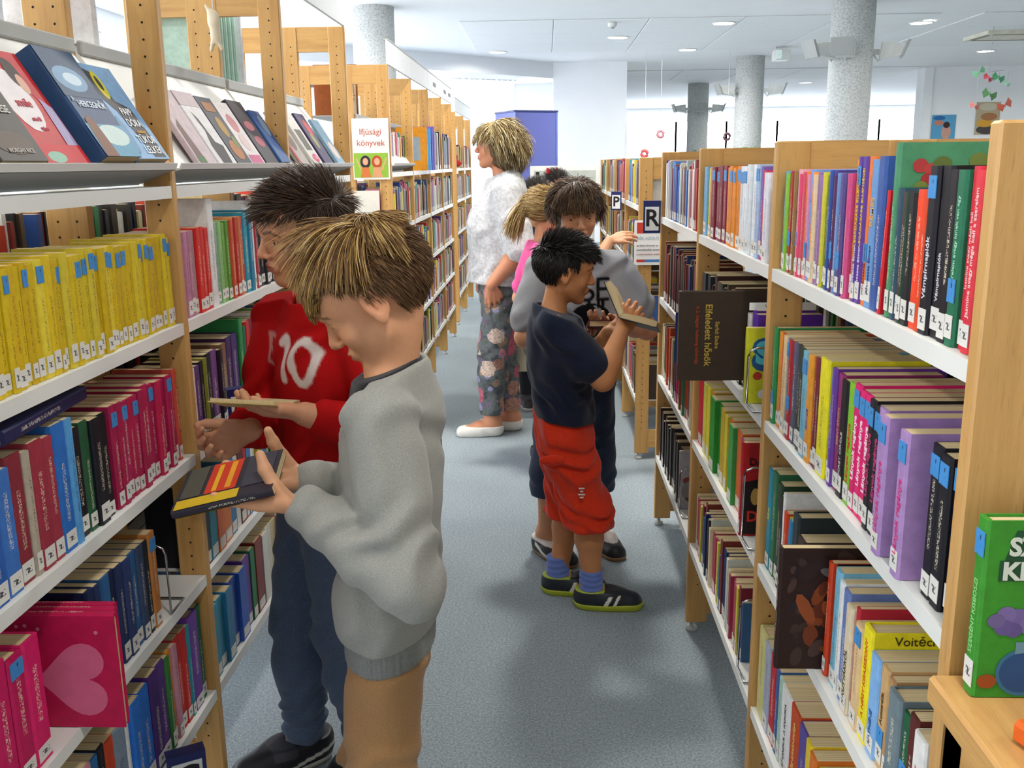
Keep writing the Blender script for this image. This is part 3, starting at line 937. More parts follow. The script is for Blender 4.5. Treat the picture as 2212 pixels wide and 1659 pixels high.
def row(side, ya, yb, z, spec, where, group, D=.135, txt={}, jit=.004):
    """ya..yb in picture order, left to right"""
    sp = parse(spec); tot = sum(s[1] for s in sp); k = abs(yb - ya) / tot; y = ya; dr = 1 if yb > ya else -1
    out = []
    for i, (hx, t, h, fl) in enumerate(sp):
        T = t * k; c = np.array(lin(hx)) * random.uniform(.9, 1.1)
        yy = y + dr * T / 2; y += dr * T
        x = (LX - .014 if side == 'L' else RX + .014) + random.uniform(-jit, jit)
        if 'o' in fl: x += .02 if side == 'L' else -.02
        lab = '%s book, %s from left, %s' % (cname(c), ordinal(i + 1), where)
        H = h / 1000 * random.uniform(.985, 1.01); D_ = D * random.uniform(.9, 1.08) if 'w' not in fl else .19
        out.append(book(side_mw(side, yy, z + .0006, x, 0.0), T * .965, H, D_, tuple(np.clip(c, 0, 1)), lab, group, fl, txt.get(i)))
    return out

# ---- nearest left bay
ys = []
for i in range(47):
    hx = random.choice(['c9a616', 'd4b41a', 'dabb1e', 'd8bf2a', 'cfae20', 'd9c338'])
    fl = 's' + ('b' if i > 4 and random.random() < .52 else '')
    ys.append('%s/%d/%d/%s' % (hx, random.choice([11, 13, 15, 17, 19]), random.choice([180, 182, 184, 186]), fl))
row('L', 1.08, 1.945, LZ[1], ' '.join(ys), 'long yellow row of the nearest left bay', 'yellow paperbacks in the nearest left bay', D=.125)
W2, G2 = 'row under the yellow one, nearest left bay', 'books under the yellow row in the nearest left bay'
row('L', 1.08, 1.60, LZ[2], 'c8791e/30/205 c98a2a/22/205 c8791e/28/200 2f5fae/30/190 3c6fb8/26/190 8a2f3a/26/200 a89c8a/12/196 9a3040/24/205 a03545/20/202 2a6ab8/26/215 5aa0d8/14/215/ 1c1a20/22/190 2a5a3a/18/190 1b1b22/24/190 17161c/20/188', W2, G2)
row('L', 1.613, 1.925, LZ[2], 'a81e4c/22/192/sb b0204e/18/192 a51f52/22/190/sb b41c48/20/192/s ac2250/22/190/sb a41e46/22/192 b0204e/24/194 aa1e50/20/192/sb b41c48/22/192 a51f52/24/190 b0204e/22/192/sb ac2250/20/190 c04a3a/14/196', 'magenta row beside the nearest left post', 'magenta books beside the nearest left post')
m = Matrix.Translation((-.775, 1.415, LZ[2] + .222)) @ Matrix.Rotation(.06, 4, 'Z') @ Matrix.Rotation(math.radians(90), 4, 'X') @ Matrix.Translation((0, .012, -.14))
book(m, .024, .285, .17, '22244e', 'large navy book lying flat on top of the row under the yellow books', flags='h')
W3, G3 = 'third row of the nearest left bay', 'books in the third row of the nearest left bay'
row('L', 1.09, 1.30, LZ[3], 'c81a5c/26/208/h d01e62/28/210/sh cc1c60/28/208/sh c81a5c/26/200/sbh d01e62/30/204/sh', W3, G3)
row('L', 1.455, 1.735, LZ[3], '1c2a52/20/190/sh 22305a/18/188 2a5a8a/24/192 1a2440/18/190 24325c/20/190 2a3a6a/22/188 2c5f90/22/190 3a4a6a/20/186 20262c/16/190 c07a3a/22/196/sb', 'dark blue row beyond the pink books', 'dark blue books in the nearest left bay')
# three pink picture books lying on their fore-edge, spine up
M_HEART = None
for i in range(3):
    y = 1.372 + i * .017
    mw = Matrix.Translation((-.878 - i * .008, y, LZ[3] + .2015)) @ frame((0, 0, 0), (0, 0, 1), (0, -1, 0))
    o = book(mw, .015, .19, .20, 'c0164e', ('front', 'middle', 'rear')[i] + ' one of three pink picture books tipped spine-up on the left shelf', 'pink picture books tipped spine-up', 'sh')
    if i == 0: PINK = o
def decal(parent, shape, col, name='cover_print'):
    """flat print on a cover: polygon points in the parent's axes"""
    mb = MB(); mb.quad(shape); o = mb.obj(name, M_PRINT, parent); o.color = (*lin(col), 1); return o
def blob(cx, cz, rx, rz, y, n=18, rot=0.0):
    return [(cx + rx * math.cos(t) * math.cos(rot) - rz * math.sin(t) * math.sin(rot), y, cz + rx * math.cos(t) * math.sin(rot) + rz * math.sin(t) * math.cos(rot)) for t in (2 * math.pi * k / n for k in range(n))]
hy = .0078
heart = []
for k in range(40):
    t = 2 * math.pi * k / 40
    hx_, hz_ = 16 * math.sin(t) ** 3, 13 * math.cos(t) - 5 * math.cos(2 * t) - 2 * math.cos(3 * t) - math.cos(4 * t)
    heart.append((-.115 - hx_ * .0040, hy, .118 + hz_ * .0042))
decal(PINK, heart, 'd8688c')
for k in range(16):
    px, pz = random.uniform(-.185, -.015), random.uniform(.012, .18)
    if abs(px + .115) < .07 and abs(pz - .118) < .065: continue
    decal(PINK, blob(px, pz, .0035, .0035, hy, 6), 'd8829c', 'snowflake')
decal(PINK, [(-.075, hy, .036), (-.045, hy, .036), (-.045, hy, .060), (-.075, hy, .060)], 'e6e2de', 'barcode_label')
for k in range(5): decal(PINK, [(-.072 + k * .0055, hy + .0003, .040), (-.0695 + k * .0055, hy + .0003, .040), (-.0695 + k * .0055, hy + .0003, .056), (-.072 + k * .0055, hy + .0003, .056)], '24242a', 'barcode_bar')
W4, G4 = 'lowest row of the nearest left bay', 'books in the lowest row of the nearest left bay'
L4 = row('L', 1.17, 1.94, LZ[4], '5a4630/26/175 3a2c24/28/172 2a2030/22/170 3a2a50/26/168 c0a878/14/190 d08890/20/196 2f7ab8/16/192 1c1a1e/14/196 d8481e/18/192 8090a0/34/186/h f0f0ea/8/196 2a74d0/26/200 2a70cc/26/202 4a2a70/24/206 5a3580/22/208 3c7a3c/12/206 e08a2a/10/208 c08898/14/208 c02e28/18/212 b82a28/16/212 2a8898/10/216 7246a0/28/222/sh 1e6a4a/16/224', W4, G4)
# ---- second left bay
W5, G5 = 'upper row, second left bay', 'books in the upper row of the second left bay'
row('L', 1.992, 2.68, LZ[1], 'b87090/22/185 c082a0/20/185 b87a92/16/184 b08c96/18/185 d8281e/22/190 dc2c1e/20/186 d42a20/22/186 ecebe8/30/245/h 92b0a0/18/190 86b476/20/190 6aa040/18/190 5a9038/20/192 c0502a/18/196 d08c4a/12/196 b83028/20/196 d07838/14/196 b84030/18/198 2a98b0/26/206 1a7898/24/208/h ecebe8/16/230 b83a48/8/215 22242a/26/205 1a1a20/26/208 2c2c34/22/205 1c1a20/26/204', W5, G5)
W6, G6 = 'second row, second left bay', 'books in the second row of the second left bay'
row('L', 1.992, 2.62, LZ[2], 'e4dcc8/18/180 5a3570/20/176 1a1a1c/16/180 8a8a30/10/184 1c1c1e/22/186 7a4a8a/26/190 2a1a2a/14/186 8a6a4a/22/194 4a2a60/24/198 503878/30/204/h 2a8a4a/20/232/h 1a7a5a/14/210 c4302a/18/216 7a2040/22/218 2a5a9a/20/218 ecebe8/12/226 ecebe8/14/228 4a9a3a/18/224 5aac40/14/222 d0c820/14/220', W6, G6)
# ---- nearest right bay (picture order runs from the far post towards the viewer)
W9, G9 = 'top row near right', 'books in the top row of the nearest right bay'
thin = '7ab0c8 3a8aa8 8ac83a a8281e b0301f 982a22 8a6a3a d8a0a8 d8406a c8485a e0702a d88ab0 6a9ad8 f08a3a e4c8a0 8a6aa8 9a70a8 c8c83a d4cc3a 5a7a2a 28408a 3050a0 4a3a80 5a2a5a 6a90c8 4a70b0 5a4a88 7a5a90 c84a80'.split()
row('R', 1.868, 1.449, RZ[0], ' '.join('%s/%d/%d/%s' % (c, random.choice([12, 14, 16, 18]), random.choice([182, 185, 186]), 'sm' if k in (3, 4, 7, 11, 23, 26, 27) else 's') for k, c in enumerate(thin)), 'thin-spined part of the ' + W9, G9, D=.12)
row('R', 1.447, 1.318, RZ[0], 'e08a2a/12/208/s 5a3590/15/208/sb 5a3590/17/207/s e0722a/14/207/sm 6a9ad0/24/206/s 3a5aa0/22/206/', 'purple and blue part of the ' + W9, G9, D=.13,
    txt={1: [('LEGÁDÁZABB ELLENSÉGEI', 'e0b83a', .0095, .66), ('Francesca Simon', 'd8cfe0', .010, .24)], 2: [('LEGÁDÁZABB ELLENSÉGEI', 'e0b83a', .0095, .66), ('Francesca Simon', 'd8cfe0', .010, .24)], 3: [('Francesca Simon', '8a2a1a', .0095, .26)], 4: [('Francesca Simon', '25407a', .010, .26), ('RÉMES', 'd8a85a', .014, .65)]})
book(side_mw('R', 1.300, RZ[0] + .001, RX + .012, -.06), .008, .165, .12, 'd0202a', 'thin red book leaning by the tall green book', flags='s')
GREEN = book(side_mw('R', 1.272, RZ[0] + .001, RX + .013), .015, .224, .20, '4a8a64', 'tall green book with rose wreath cover on the top right row', flags='s')
# its cover, seen above the smaller books
gy = .0079
decal(GREEN, [(-.022, gy, .06)] + [(-.105 + .083 * math.cos(math.pi - math.pi * k / 16), gy, .150 + .045 * math.sin(math.pi * k / 16)) for k in range(17)] + [(-.188, gy, .06)], 'c88a3a')
for k, (a, b_, r, c) in enumerate(((-.028, .195, .010, 'a83a3a'), (-.042, .190, .009, 'b04040'), (-.038, .178, .009, '9a3030'), (-.172, .196, .010, 'a83a3a'), (-.158, .188, .008, 'b04848'), (-.184, .182, .008, '9a3434'), (-.10, .200, .012, '6a7a3a'), (-.055, .196, .012, '5a6a34'), (-.145, .198, .012, '5a6a34'), (-.03, .168, .009, '6a7a3a'))):
    decal(GREEN, blob(a, b_, r, r * .9, gy + .0003 + k * .00005, 12), c)
row('R', 1.262, 1.197, RZ[0], '2a4a5a/16/166 5a2a30/12/164 1f3a2a/16/166 18181c/22/166', 'short dark part of the ' + W9, G9, D=.11)
row('R', 1.196, .992, RZ[0], 'e8421e/24/170 e0481e/14/168/ 15131c/26/196/sb 14141a/28/194/s 1a151c/24/194/s 1f6a4a/22/193/sm c8283a/20/194/s d0303c/22/195/s 1a7a4a/20/196/s', 'red and black end of the ' + W9, G9, D=.13,
    txt={2: [('Vámpírnaplók', 'd0ccd4', .013, .40)], 3: [('Vámpírnaplók', 'd0ccd4', .010, .36)], 5: [('szerelem avagy kinek van egy', '9ac8ac', .0085, .60)], 6: [('Jasmine avagy mégis kell', 'e8b8b8', .0085, .55)], 7: [('Jasmine avagy mégis kell a szerelem', 'ecc0c0', .0095, .55)], 8: [('Sohonyai Edit  MOCSOK CSILLAG', 'd8d050', .0095, .56)]})
W10, G10 = 'second row near right', 'books in the second row of the nearest right bay'
row('R', 1.866, 1.408, RZ[1], '2a8a4a/14/196/sm e4902a/18/192 d85a2a/12/190 e4c898/20/190 8a8a90/10/188/sb b02a34/16/188/sm 5a5a70/16/188 3a3038/14/188 2a3a2a/22/190/s 7ab8d0/20/186/sb e4982a/18/186/s 8a2a30/10/188 6a2030/14/186 e4d81e/32/196/s 5a6ab0/12/188 6a3a98/12/190 8a2a60/18/188 1a1418/20/186/s', W10, G10, D=.165,
    txt={16: [('SZENT ISTVÁN', 'c8a080', .009, .55)], 17: [('SECRET CIRCLE', 'b8b0b4', .011, .35)], 10: [('KINCS', '2a5aa8', .013, .4)]})
LR = 'Lányok regénye'
row('R', 1.405, 1.255, RZ[1], '7ab82a/26/192/s d81e6a/25/190/sb d81e6a/25/189/sb d81e6a/27/188/sb 1c1a20/22/186/sb 1c1a20/22/185/sb', 'lime and pink part of the ' + W10, G10, D=.185,
    txt={0: [(LR, 'c83a2a', .0145, .42)], 1: [(LR, 'f0e4e8', .0155, .50)], 2: [(LR, 'f0e4e8', .0155, .50)], 3: [(LR, 'f0e4e8', .0155, .50)], 4: [(LR, 'c03a70', .0145, .50)], 5: [(LR, 'c03a70', .0145, .50)]})
for k, (yy, xo) in enumerate(((1.238, .0), (1.2, -.012), (1.128, -.012))):
    book(side_mw('R', yy, RZ[1] + .001, RX + .008 + xo), .027, .187, .17, 'a482b6', ('far', 'middle', 'near')[k] + ' one of three thick lilac novels, second right row', 'thick lilac novels', 'sb', [(LR, 'c83a78', .0155, .42)])
row('R', 1.085, 1.0, RZ[1], '15161e/22/188/sb 17161c/22/186/sb 20242c/22/184/sb', 'dark near end of the ' + W10, G10, D=.16)
W11, G11 = 'third row near right', 'books in the third row of the nearest right bay'
row('R', 1.866, 1.50, RZ[2], '2a8aa0/22/214/s 2a6a44/22/214/s 24402c/24/206/s 2c2a2c/20/190 e4e4e0/8/205 c8401e/16/172 c8c82a/8/170 2a80b0/16/170 cfcfd4/8/168 2a3436/26/196/h 3a2c28/30/165 302824/28/160 a82a34/22/155', W11, G11, D=.15, txt={0: [('Sára', 'd0c860', .016, .55)]})
SW = book(side_mw('R', 1.452, RZ[2] + .001, RX - .062), .016, .212, .155, '2a1712', 'worn dark fiery-covered book pulled out from the third right row', flags='')
for k in range(60):
    a, b_ = random.uniform(.02, .13), random.uniform(.02, .19); hot = math.exp(-((a - .075) / .04) ** 2 - ((b_ - .10) / .07) ** 2)
    c = random.choice(['6a3216', '7a3a18', '5a2612', '8a4420'] if hot > .45 else ['33201a', '3c2a24', '2a1a18', '46322c', '241a1e'])
    r = random.uniform(.005, .016); decal(SW, blob(-a, b_, r * random.uniform(.5, 1), r * random.uniform(.8, 2.0), .0083 + k * .00001, 9, random.uniform(-.7, .7)), c)
for a, b_, r1, r2, c in ((-.085, .168, .022, .008, '5c5856'), (-.10, .182, .016, .006, '66625e'), (-.095, .030, .026, .008, '7a4222'), (-.10, .052, .022, .007, '84492a')):
    decal(SW, blob(a, b_, r1, r2, .0091, 12, .35), c)
ST = book(side_mw('R', 1.428, RZ[2] + .001, RX + .012), .015, .196, .15, 'c8401e', 'black STAR book with orange-red spine, third right row', flags='s')
decal(ST, [(-.010, .0079, .001), (-.148, .0079, .001), (-.148, .0079, .195), (-.010, .0079, .195)], '1c1a14')
text('STAR', .022, ink('c8a23a'), ST, frame((-.065, .0084, .165), (-1, 0, 0), (0, 0, 1)), 'cover_title', offset=.0006)
decal(ST, blob(-.045, .145, .010, .010, .0083, 12), '8a7a2a')
R3 = row('R', 1.412, 1.022, RZ[2], '7ab8d0/24/196/s dcdcd8/16/186 6a80b8/22/184 e0d0b0/24/172/s b8283a/10/180 d8b888/24/165/sb e4d41e/30/178/sh 7aa8d8/28/152/s d0a870/22/150/sm b0885a/16/148/s 6a7a80/34/144/h 1f5a3a/20/138/sm 5a2420/20/148 e8e7e2/30/140/s', 'light near part of the ' + W11, G11, D=.165,
    txt={3: [('KUTYÁKRÓL', '4a4a3a', .0135, .36)], 6: [('A NÉGY KISASSZONY', 'c85a1e', .0125, .55)], 7: [('ATHÉNÉ', '3a5a8a', .012, .3)], 8: [('Ausztrália', '5a4a30', .012, .6)], 13: [('A KINCSES SZIGET', 'c83a3a', .011, .38)]})
def near_face(o):                     # half thickness and height of a book, from its own mesh
    v = o.data.vertices; return max(p.co.y for p in v), max(p.co.z for p in v), -min(p.co.x for p in v)
hy_, hz_, hd_ = near_face(R3[6])
text('Voitěch', .019, ink('3a3618'), R3[6], frame((-.062, hy_ + .0004, hz_ - .013), (-1, 0, 0), (0, 0, 1)), 'cover_title')
hy_, hz_, hd_ = near_face(R3[13])
decal(R3[13], [(-.006, hy_ + .0003, hz_ - .004), (-hd_, hy_ + .0003, hz_ - .004), (-hd_, hy_ + .0003, hz_ - .06), (-.006, hy_ + .0003, hz_ - .06)], '2c5a94')
decal(R3[13], [(-.006, hy_ + .0003, hz_ - .06), (-hd_, hy_ + .0003, hz_ - .06), (-hd_, hy_ + .0003, .003), (-.006, hy_ + .0003, .003)], '2a6a34')
text('A KIN', .024, ink('b82a2a'), R3[13], frame((-.02, hy_ + .0007, hz_ - .045), (-1, 0, 0), (0, 0, 1)), 'cover_title', 'LEFT', offset=.0006)
W12, G12 = 'lowest row near right', 'books in the lowest row of the nearest right bay'
row('R', 1.866, 1.02, RZ[3], 'd8d08a/30/200/h a8b0c0/22/192/s c02030/24/186 3a5a90/12/180 a8c8b8/14/178 e4e4e0/34/176/s d0501e/30/176/s 5a4a98/26/172 e0c42a/16/172/sm e0782a/18/170/sm d8d02a/22/160/m d4cc2a/20/158 dad230/22/158 d8d02a/20/157 dcd434/22/156 d4cc2a/20/156 d8d02a/22/155 dcd434/22/154 d4cc2a/22/154 d8d02a/22/154', W12, G12, D=.16,
    txt={5: [('FORDUL A KOCKA', '4a4a52', .0145, .5)], 6: [('A TŰZ KRÓNIKÁJA', 'e0c06a', .0145, .5)]})
# ---- second right bay
W13, G13 = 'top row, second right bay', 'books in the top row of the second right bay'
row('R', 2.775, 1.975, RZ[0], '7ab0d8/26/186/s e0d41e/18/184/s d08878/12/186 2a8a8a/16/186/sb 7a1a30/26/190/sb 7e1c34/26/190/sb 7a1a30/28/190/s 801e36/24/190/sb e88a1e/24/192/s e88a1e/22/192/sb e88a1e/22/192/sb e88a1e/26/192/sb dfe6ec/24/194/sb e4e8ec/22/194/sb dfe6ec/22/194/s e4e8ec/26/196/s a8c0e0/20/196/sb 7a58a8/14/190 c83a58/12/185/s dcdce4/24/180/s', W13, G13, D=.14)
BR = book(Matrix.Translation((.297, 2.15, RZ[1] + .022)) @ Matrix.Rotation(math.pi, 4, 'Z'), .02, .205, .20, '3a2e22', 'dark brown book with orange title jutting far out of the right shelf', flags='h')
for s, c, sz, px in (('Elfeledett hősök', 'b89a3a', .0215, -.066), ('A 2. magyar hadsereg kálváriája', '9a3a1e', .0105, -.042), ('Sarkó Endre', 'a88a3a', .0125, -.086)):
    text(s, sz, ink(c), BR, frame((px, .0106, .105), (0, 0, -1), (-1, 0, 0)), 'cover_title', offset=.0003)
row('R', 2.125, 2.035, RZ[1], 'e4e0d6/18/180/ 5a2a9a/20/192/sm 5e2e9e/20/190/sm', 'purple group of the second row, second right bay', 'purple books in the second right bay', txt={1: [('Geronimo Stilton', 'c8a85a', .012, .6)], 2: [('Geronimo Stilton', 'c8a85a', .012, .6)]})
YB = book(side_mw('R', 2.018, RZ[1] + .001, RX - .012), .016, .165, .13, 'c8c82a', 'yellow picture-covered book with big blue letter S behind a wire bookend', flags='')
for a, b_, r, c in ((-.036, .122, .023, '2a5a8a'), (-.036, .092, .024, '2a5a8a'), (-.026, .06, .010, 'b83a2a'), (-.06, .035, .02, '8a3a6a'), (-.085, .05, .014, 'c8581e'), (-.04, .02, .012, 'd8d8d8'), (-.10, .10, .018, '6ab0b8')):
    decal(YB, blob(a, b_, r, r * .9, .0084 + random.uniform(0, .0003), 12), c)
text('S', .062, ink('5ac0d0'), YB, frame((-.036, .0092, .108), (-1, 0, 0), (0, 0, 1)), 'cover_letter', offset=.004)
RD_ = book(side_mw('R', 2.03, RZ[2] + .001, RX - .008, 0), .018, .215, .135, 'a81a1e', 'red and black DARREN book behind a wire bookend, second right bay', flags='s')
decal(RD_, [(-.004, .0094, .004), (-.131, .0094, .004), (-.131, .0094, .12), (-.07, .0094, .14), (-.004, .0094, .125)], '1e1214')
decal(RD_, blob(-.032, .092, .010, .020, .0098, 12), 'b89448')
text('DARREN', .022, ink('2a0a0c'), RD_, frame((-.016, .0098, .172), (-1, 0, 0), (0, 0, 1)), 'cover_title', 'LEFT', offset=.0005)
text('DÉM', .034, ink('c82a1e'), RD_, frame((-.014, .0098, .045), (-1, 0, 0), (0, 0, 1)), 'cover_title', 'LEFT', offset=.0008)
# ---- display ledge of the tall left cases: covers facing the aisle
AL = math.radians(31.5)
def display(y, w, h, T, col, label, arts=(), txts=(), lift=0.0, x=None):
    n = Vector((math.cos(AL), 0, math.sin(AL))); u = Vector((-math.sin(AL), 0, math.cos(AL)))
    o0 = Vector((x if x is not None else LX + .004, y, 1.4505)) + n * (T / 2 + .002 + lift)
    m = Matrix.Identity(4)
    for i, c in enumerate((Vector((0, -1, 0)), n, u)):
        for j in range(3): m[j][i] = c[j]
    # keep the back of the book on the panel
    m.translation = o0 + Vector((-.012, 0, 0))
    o = book(m, T, h, w, col, label, 'books shown face-out on the left ledge', 'n')
    for k, (pts, c) in enumerate(arts):
        if pts[0] == 'r': _, u0, v0, u1, v1 = pts; sh = [(-u0 * w, 0, v0 * h), (-u1 * w, 0, v0 * h), (-u1 * w, 0, v1 * h), (-u0 * w, 0, v1 * h)]
        elif pts[0] == 'e': _, cu, cv, ru, rv = pts; sh = [(-(cu + ru * math.cos(t)) * w, 0, (cv + rv * math.sin(t)) * h) for t in (2 * math.pi * q / 16 for q in range(16))]
        else: sh = [(-a * w, 0, b * h) for a, b in pts[1:]]
        decal(o, [(a, T / 2 + .0004 + k * .00012, b) for a, _, b in sh], c)
    for k, (s, c, sz, uu, vv) in enumerate(txts):
        text(s, sz, ink(c), o, frame((-uu * w, T / 2 + .0014, vv * h), (-1, 0, 0), (0, 0, 1)), 'cover_title', offset=sz * .012)
    return o
display(1.325, .128, .20, .016, '3a342e', 'dark grey book with pale capitals at the left end of the ledge', [(('r', 0, .7, 1, 1), '4a4640'), (('e', .5, .15, .4, .1), '5a4a3e')],
        [('A', 'b8b2aa', .022, .75, .78), ('HŐSÖK', 'c8c2ba', .026, .52, .60), ('KÜLDETÉSE', 'c8c2ba', .018, .52, .43), ('MORGAN RICE', 'b0a8a0', .010, .55, .08)], lift=.004)
display(1.460, .14, .205, .014, 'c01c22', 'red comic with a dark-haired girl beside the dark thick book', [(('p', (.0, .25), (.45, .9), (.75, .6), (1, .2), (1, .62), (.6, .95), (0, .95)), 'b81820'), (('e', .35, .55, .32, .28), 'e4dcdc'), (('e', .62, .80, .14, .13), '2a1614'), (('e', .68, .70, .09, .09), 'd8a48c'), (('p', (.72, .1), (.98, .1), (.98, .5), (.8, .58)), 'a49ac0'), (('r', .0, .0, 1, .16), 'c8202a'), (('e', .3, .05, .2, .05), '8ab8a0')],
        [('smile', 'b81c3a', .022, .38, .52), ('színről', 'b81c3a', .010, .42, .38), ('színre', 'b81c3a', .010, .46, .30)])
display(1.625, .14, .212, .034, '2c4a72', 'thick blue novel with clouds and a rocky island on the ledge', [(('r', 0, .55, 1, 1), '34506e'), (('e', .45, .72, .4, .12), '7aa0c0'), (('e', .5, .72, .22, .06), 'c8dce8'), (('r', 0, .0, 1, .30), '5a9ab8'), (('e', .6, .20, .4, .10), 'c8dcd8'), (('p', (.0, .0), (.35, .0), (.30, .30), (.22, .38), (.08, .34)), '7a4a30')],
        [('HERCEGNŐK', 'd8e4ec', .017, .55, .48), ('A', 'b8c8d4', .014, .12, .52)], lift=.001)
display(1.772, .135, .20, .014, '86b0d8', 'light blue book lettered PAPP DÓRA TÜKÖR LELKEK on the ledge', [(('p', (.05, .95), (.35, .9), (.45, .62), (.8, .55), (.95, .02), (.55, .02), (.3, .5), (.1, .62)), '3a3c42'), (('e', .32, .78, .13, .15), 'd8cc2a'), (('e', .32, .80, .06, .08), '3a3a3c'), (('e', .12, .25, .1, .2), '6a96bc')],
        [('PAPP', 'e8e8ea', .022, .56, .50), ('DÓRA', 'e8e8ea', .022, .58, .38), ('TÜKÖR', 'e8e8ea', .023, .62, .20), ('LELKEK', 'e8e8ea', .023, .64, .09), ('mesébeli', 'd8a03a', .011, .62, .29)], lift=.015)
display(1.832, .12, .195, .012, 'c88a2e', 'amber-covered book half hidden by the first left post', [(('r', 0, .72, 1, 1), '8a949a'), (('e', .7, .3, .3, .3), '8a4a22')], [('ÉLŐ', 'd8a838', .022, .45, .82)])
display(2.115, .115, .19, .012, 'c8b4b8', 'pale pink book first right of the left post on the ledge', [(('p', (.1, 0), (.5, 0), (.35, .6), (.15, .5)), '6a4a40'), (('r', .1, .02, .5, .10), '3a6a2a')])
display(2.24, .13, .192, .014, 'e0dcdc', 'white book with black horse silhouette on the ledge', [(('p', (.25, 0), (.75, 0), (.85, .25), (.55, .3), (.45, .62), (.3, .72), (.4, .45), (.22, .25)), '241c20'), (('r', 0, .8, 1, 1), 'c4b0b4')])
display(2.375, .125, .188, .014, '2c3040', 'dark book with yellow flowers on the ledge', [(('e', .55, .55, .2, .16), 'a8801e'), (('e', .5, .2, .3, .15), 'b06a2a'), (('e', .75, .32, .15, .1), '6a7a3a'), (('r', .2, .78, .8, .92), 'a0642a')])
display(2.50, .12, .185, .012, 'e0d8d6', 'white and pink illustrated book on the ledge', [(('e', .5, .65, .25, .15), 'c88088'), (('e', .5, .35, .25, .14), 'd8c0c0'), (('r', .1, 0, .9, .14), 'c85a88')])
display(2.625, .13, .195, .014, '2c2234', 'dark purple book with pink scrawl on the ledge', [(('e', .5, .6, .3, .08), 'b0606c'), (('e', .55, .35, .3, .09), 'a85468')])
display(2.758, .105, .17, .02, '2c5a98', 'blue book by the second left post on the ledge', [(('e', .6, .7, .25, .2), '8aa4c0')])
display(2.99, .115, .185, .012, 'a8a098', 'grey book with red title beyond the second left post', [(('r', 0, 0, .2, 1), 'b02a30'), (('e', .55, .45, .3, .2), '6a5a52'), (('r', .3, .8, .95, .92), 'c06058')])
display(3.16, .13, .195, .014, 'cfccc6', 'pale book with a dark photo on the ledge of the third bay', [(('r', .2, .25, .8, .65), '5a564e'), (('e', .6, .1, .3, .08), 'd0386a')], [('LOU', 'f0e0e8', .018, .62, .10)])
display(3.33, .13, .195, .014, '3a3058', 'purple book with red blot on the ledge of the third bay', [(('e', .6, .72, .25, .16), 'b83a44'), (('e', .45, .45, .2, .16), '8a8a5a')])
display(3.55, .12, .185, .012, '7a9ab0', 'steel blue book near the third left post on the ledge', [(('e', .5, .3, .3, .2), 'c8b8b0')])
# second tall case: a few large books face the viewer's side, as photographed
for k, (y, c, l, h) in enumerate(((6.02, 'd08a1e', 'amber book with grey picture standing face-out in the second left bookcase', .26), (6.20, '5aa0d8', 'sky blue book standing in the second left bookcase', .255), (6.30, '2f62c0', 'royal blue book standing in the second left bookcase', .26), (6.42, '8a6ab8', 'violet book with white label standing in the second left bookcase', .275))):
    o = book(side_mw('L', y, LZ[0] + .001, -.79 + .06), .03, h, .19, c, l, 'large books in the second left bookcase', 'h')
    if k == 0: decal(o, [(-.04, -.0156, .06), (-.14, -.0156, .06), (-.14, -.0156, .2), (-.04, -.0156, .2)], '8a98a0')
    if k == 3: decal(o, [(-.05, -.0156, .18), (-.08, -.0156, .18), (-.08, -.0156, .21), (-.05, -.0156, .21)], 'e8e8ec')
# green picture book and the orange one on the display step
GB = book(Matrix.Translation((.437, .918, .906)) @ Matrix.Rotation(math.radians(180), 4, 'Z') @ Matrix.Rotation(math.radians(1), 4, 'X'), .022, .19, .20, '3a8a2a', 'large green picture book with flask and lilac flowers at lower right', flags='sbh',
          txt=[('SZEGÉNY KISBOSZI', '8ac87a', .0095, .45)])
cy = .0116
decal(GB, [(-.020, cy, .148), (-.198, cy, .148), (-.198, cy, .182), (-.030, cy, .182)], '1f4a30')
decal(GB, [(-.016, cy, .128), (-.198, cy, .128), (-.198, cy, .150), (-.016, cy, .150)], '1f4a30')
text('SZEGÉNY', .026, ink('c8ccc0'), GB, frame((-.024, cy + .0006, .164), (-1, 0, 0), (0, 0, 1)), 'cover_title', 'LEFT', offset=.001)
text('KISBOSZI', .026, ink('c8ccc0'), GB, frame((-.019, cy + .0006, .138), (-1, 0, 0), (0, 0, 1)), 'cover_title', 'LEFT', offset=.001)
for a, b_, r, c in ((-.018, .085, .009, '6a5a8a'), (-.028, .092, .010, '74629a'), (-.026, .078, .010, '60508a'), (-.040, .088, .012, '6e5c94'), (-.036, .075, .009, '5c4c84'), (-.052, .080, .011, '74629a')):
    decal(GB, blob(a, b_, r, r * .9, cy + random.uniform(.0001, .0004), 12), c)
decal(GB, blob(-.048, .028, .026, .026, cy + .0002, 20), '3a6a8a'); decal(GB, blob(-.048, .028, .022, .022, cy + .0004, 20), '2c4c78')
decal(GB, [(-.040, cy + .0003, .045), (-.054, cy + .0003, .045), (-.054, cy + .0003, .062), (-.040, cy + .0003, .062)], '6a8a9a')
decal(GB, blob(-.014, .018, .010, .008, cy + .0003, 14), '9a4a1e')
OB = book(Matrix.Translation((.452, .80, .9175)) @ Matrix.Rotation(math.radians(198), 4, 'Z') @ Matrix.Rotation(math.radians(-90), 4, 'X') @ Matrix.Translation((0, 0, -.03)), .022, .20, .17, 'd8601e', 'orange book with lime cover panel lying flat at the lower right', flags='bh')
decal(OB, [(-.02, -.0116, .015), (-.165, -.0116, .015), (-.165, -.0116, .185), (-.02, -.0116, .185)], '8ac83a')
decal(OB, [(-.02, .0116, .015), (-.165, .0116, .015), (-.165, .0116, .185), (-.02, .0116, .185)], '8ac83a')

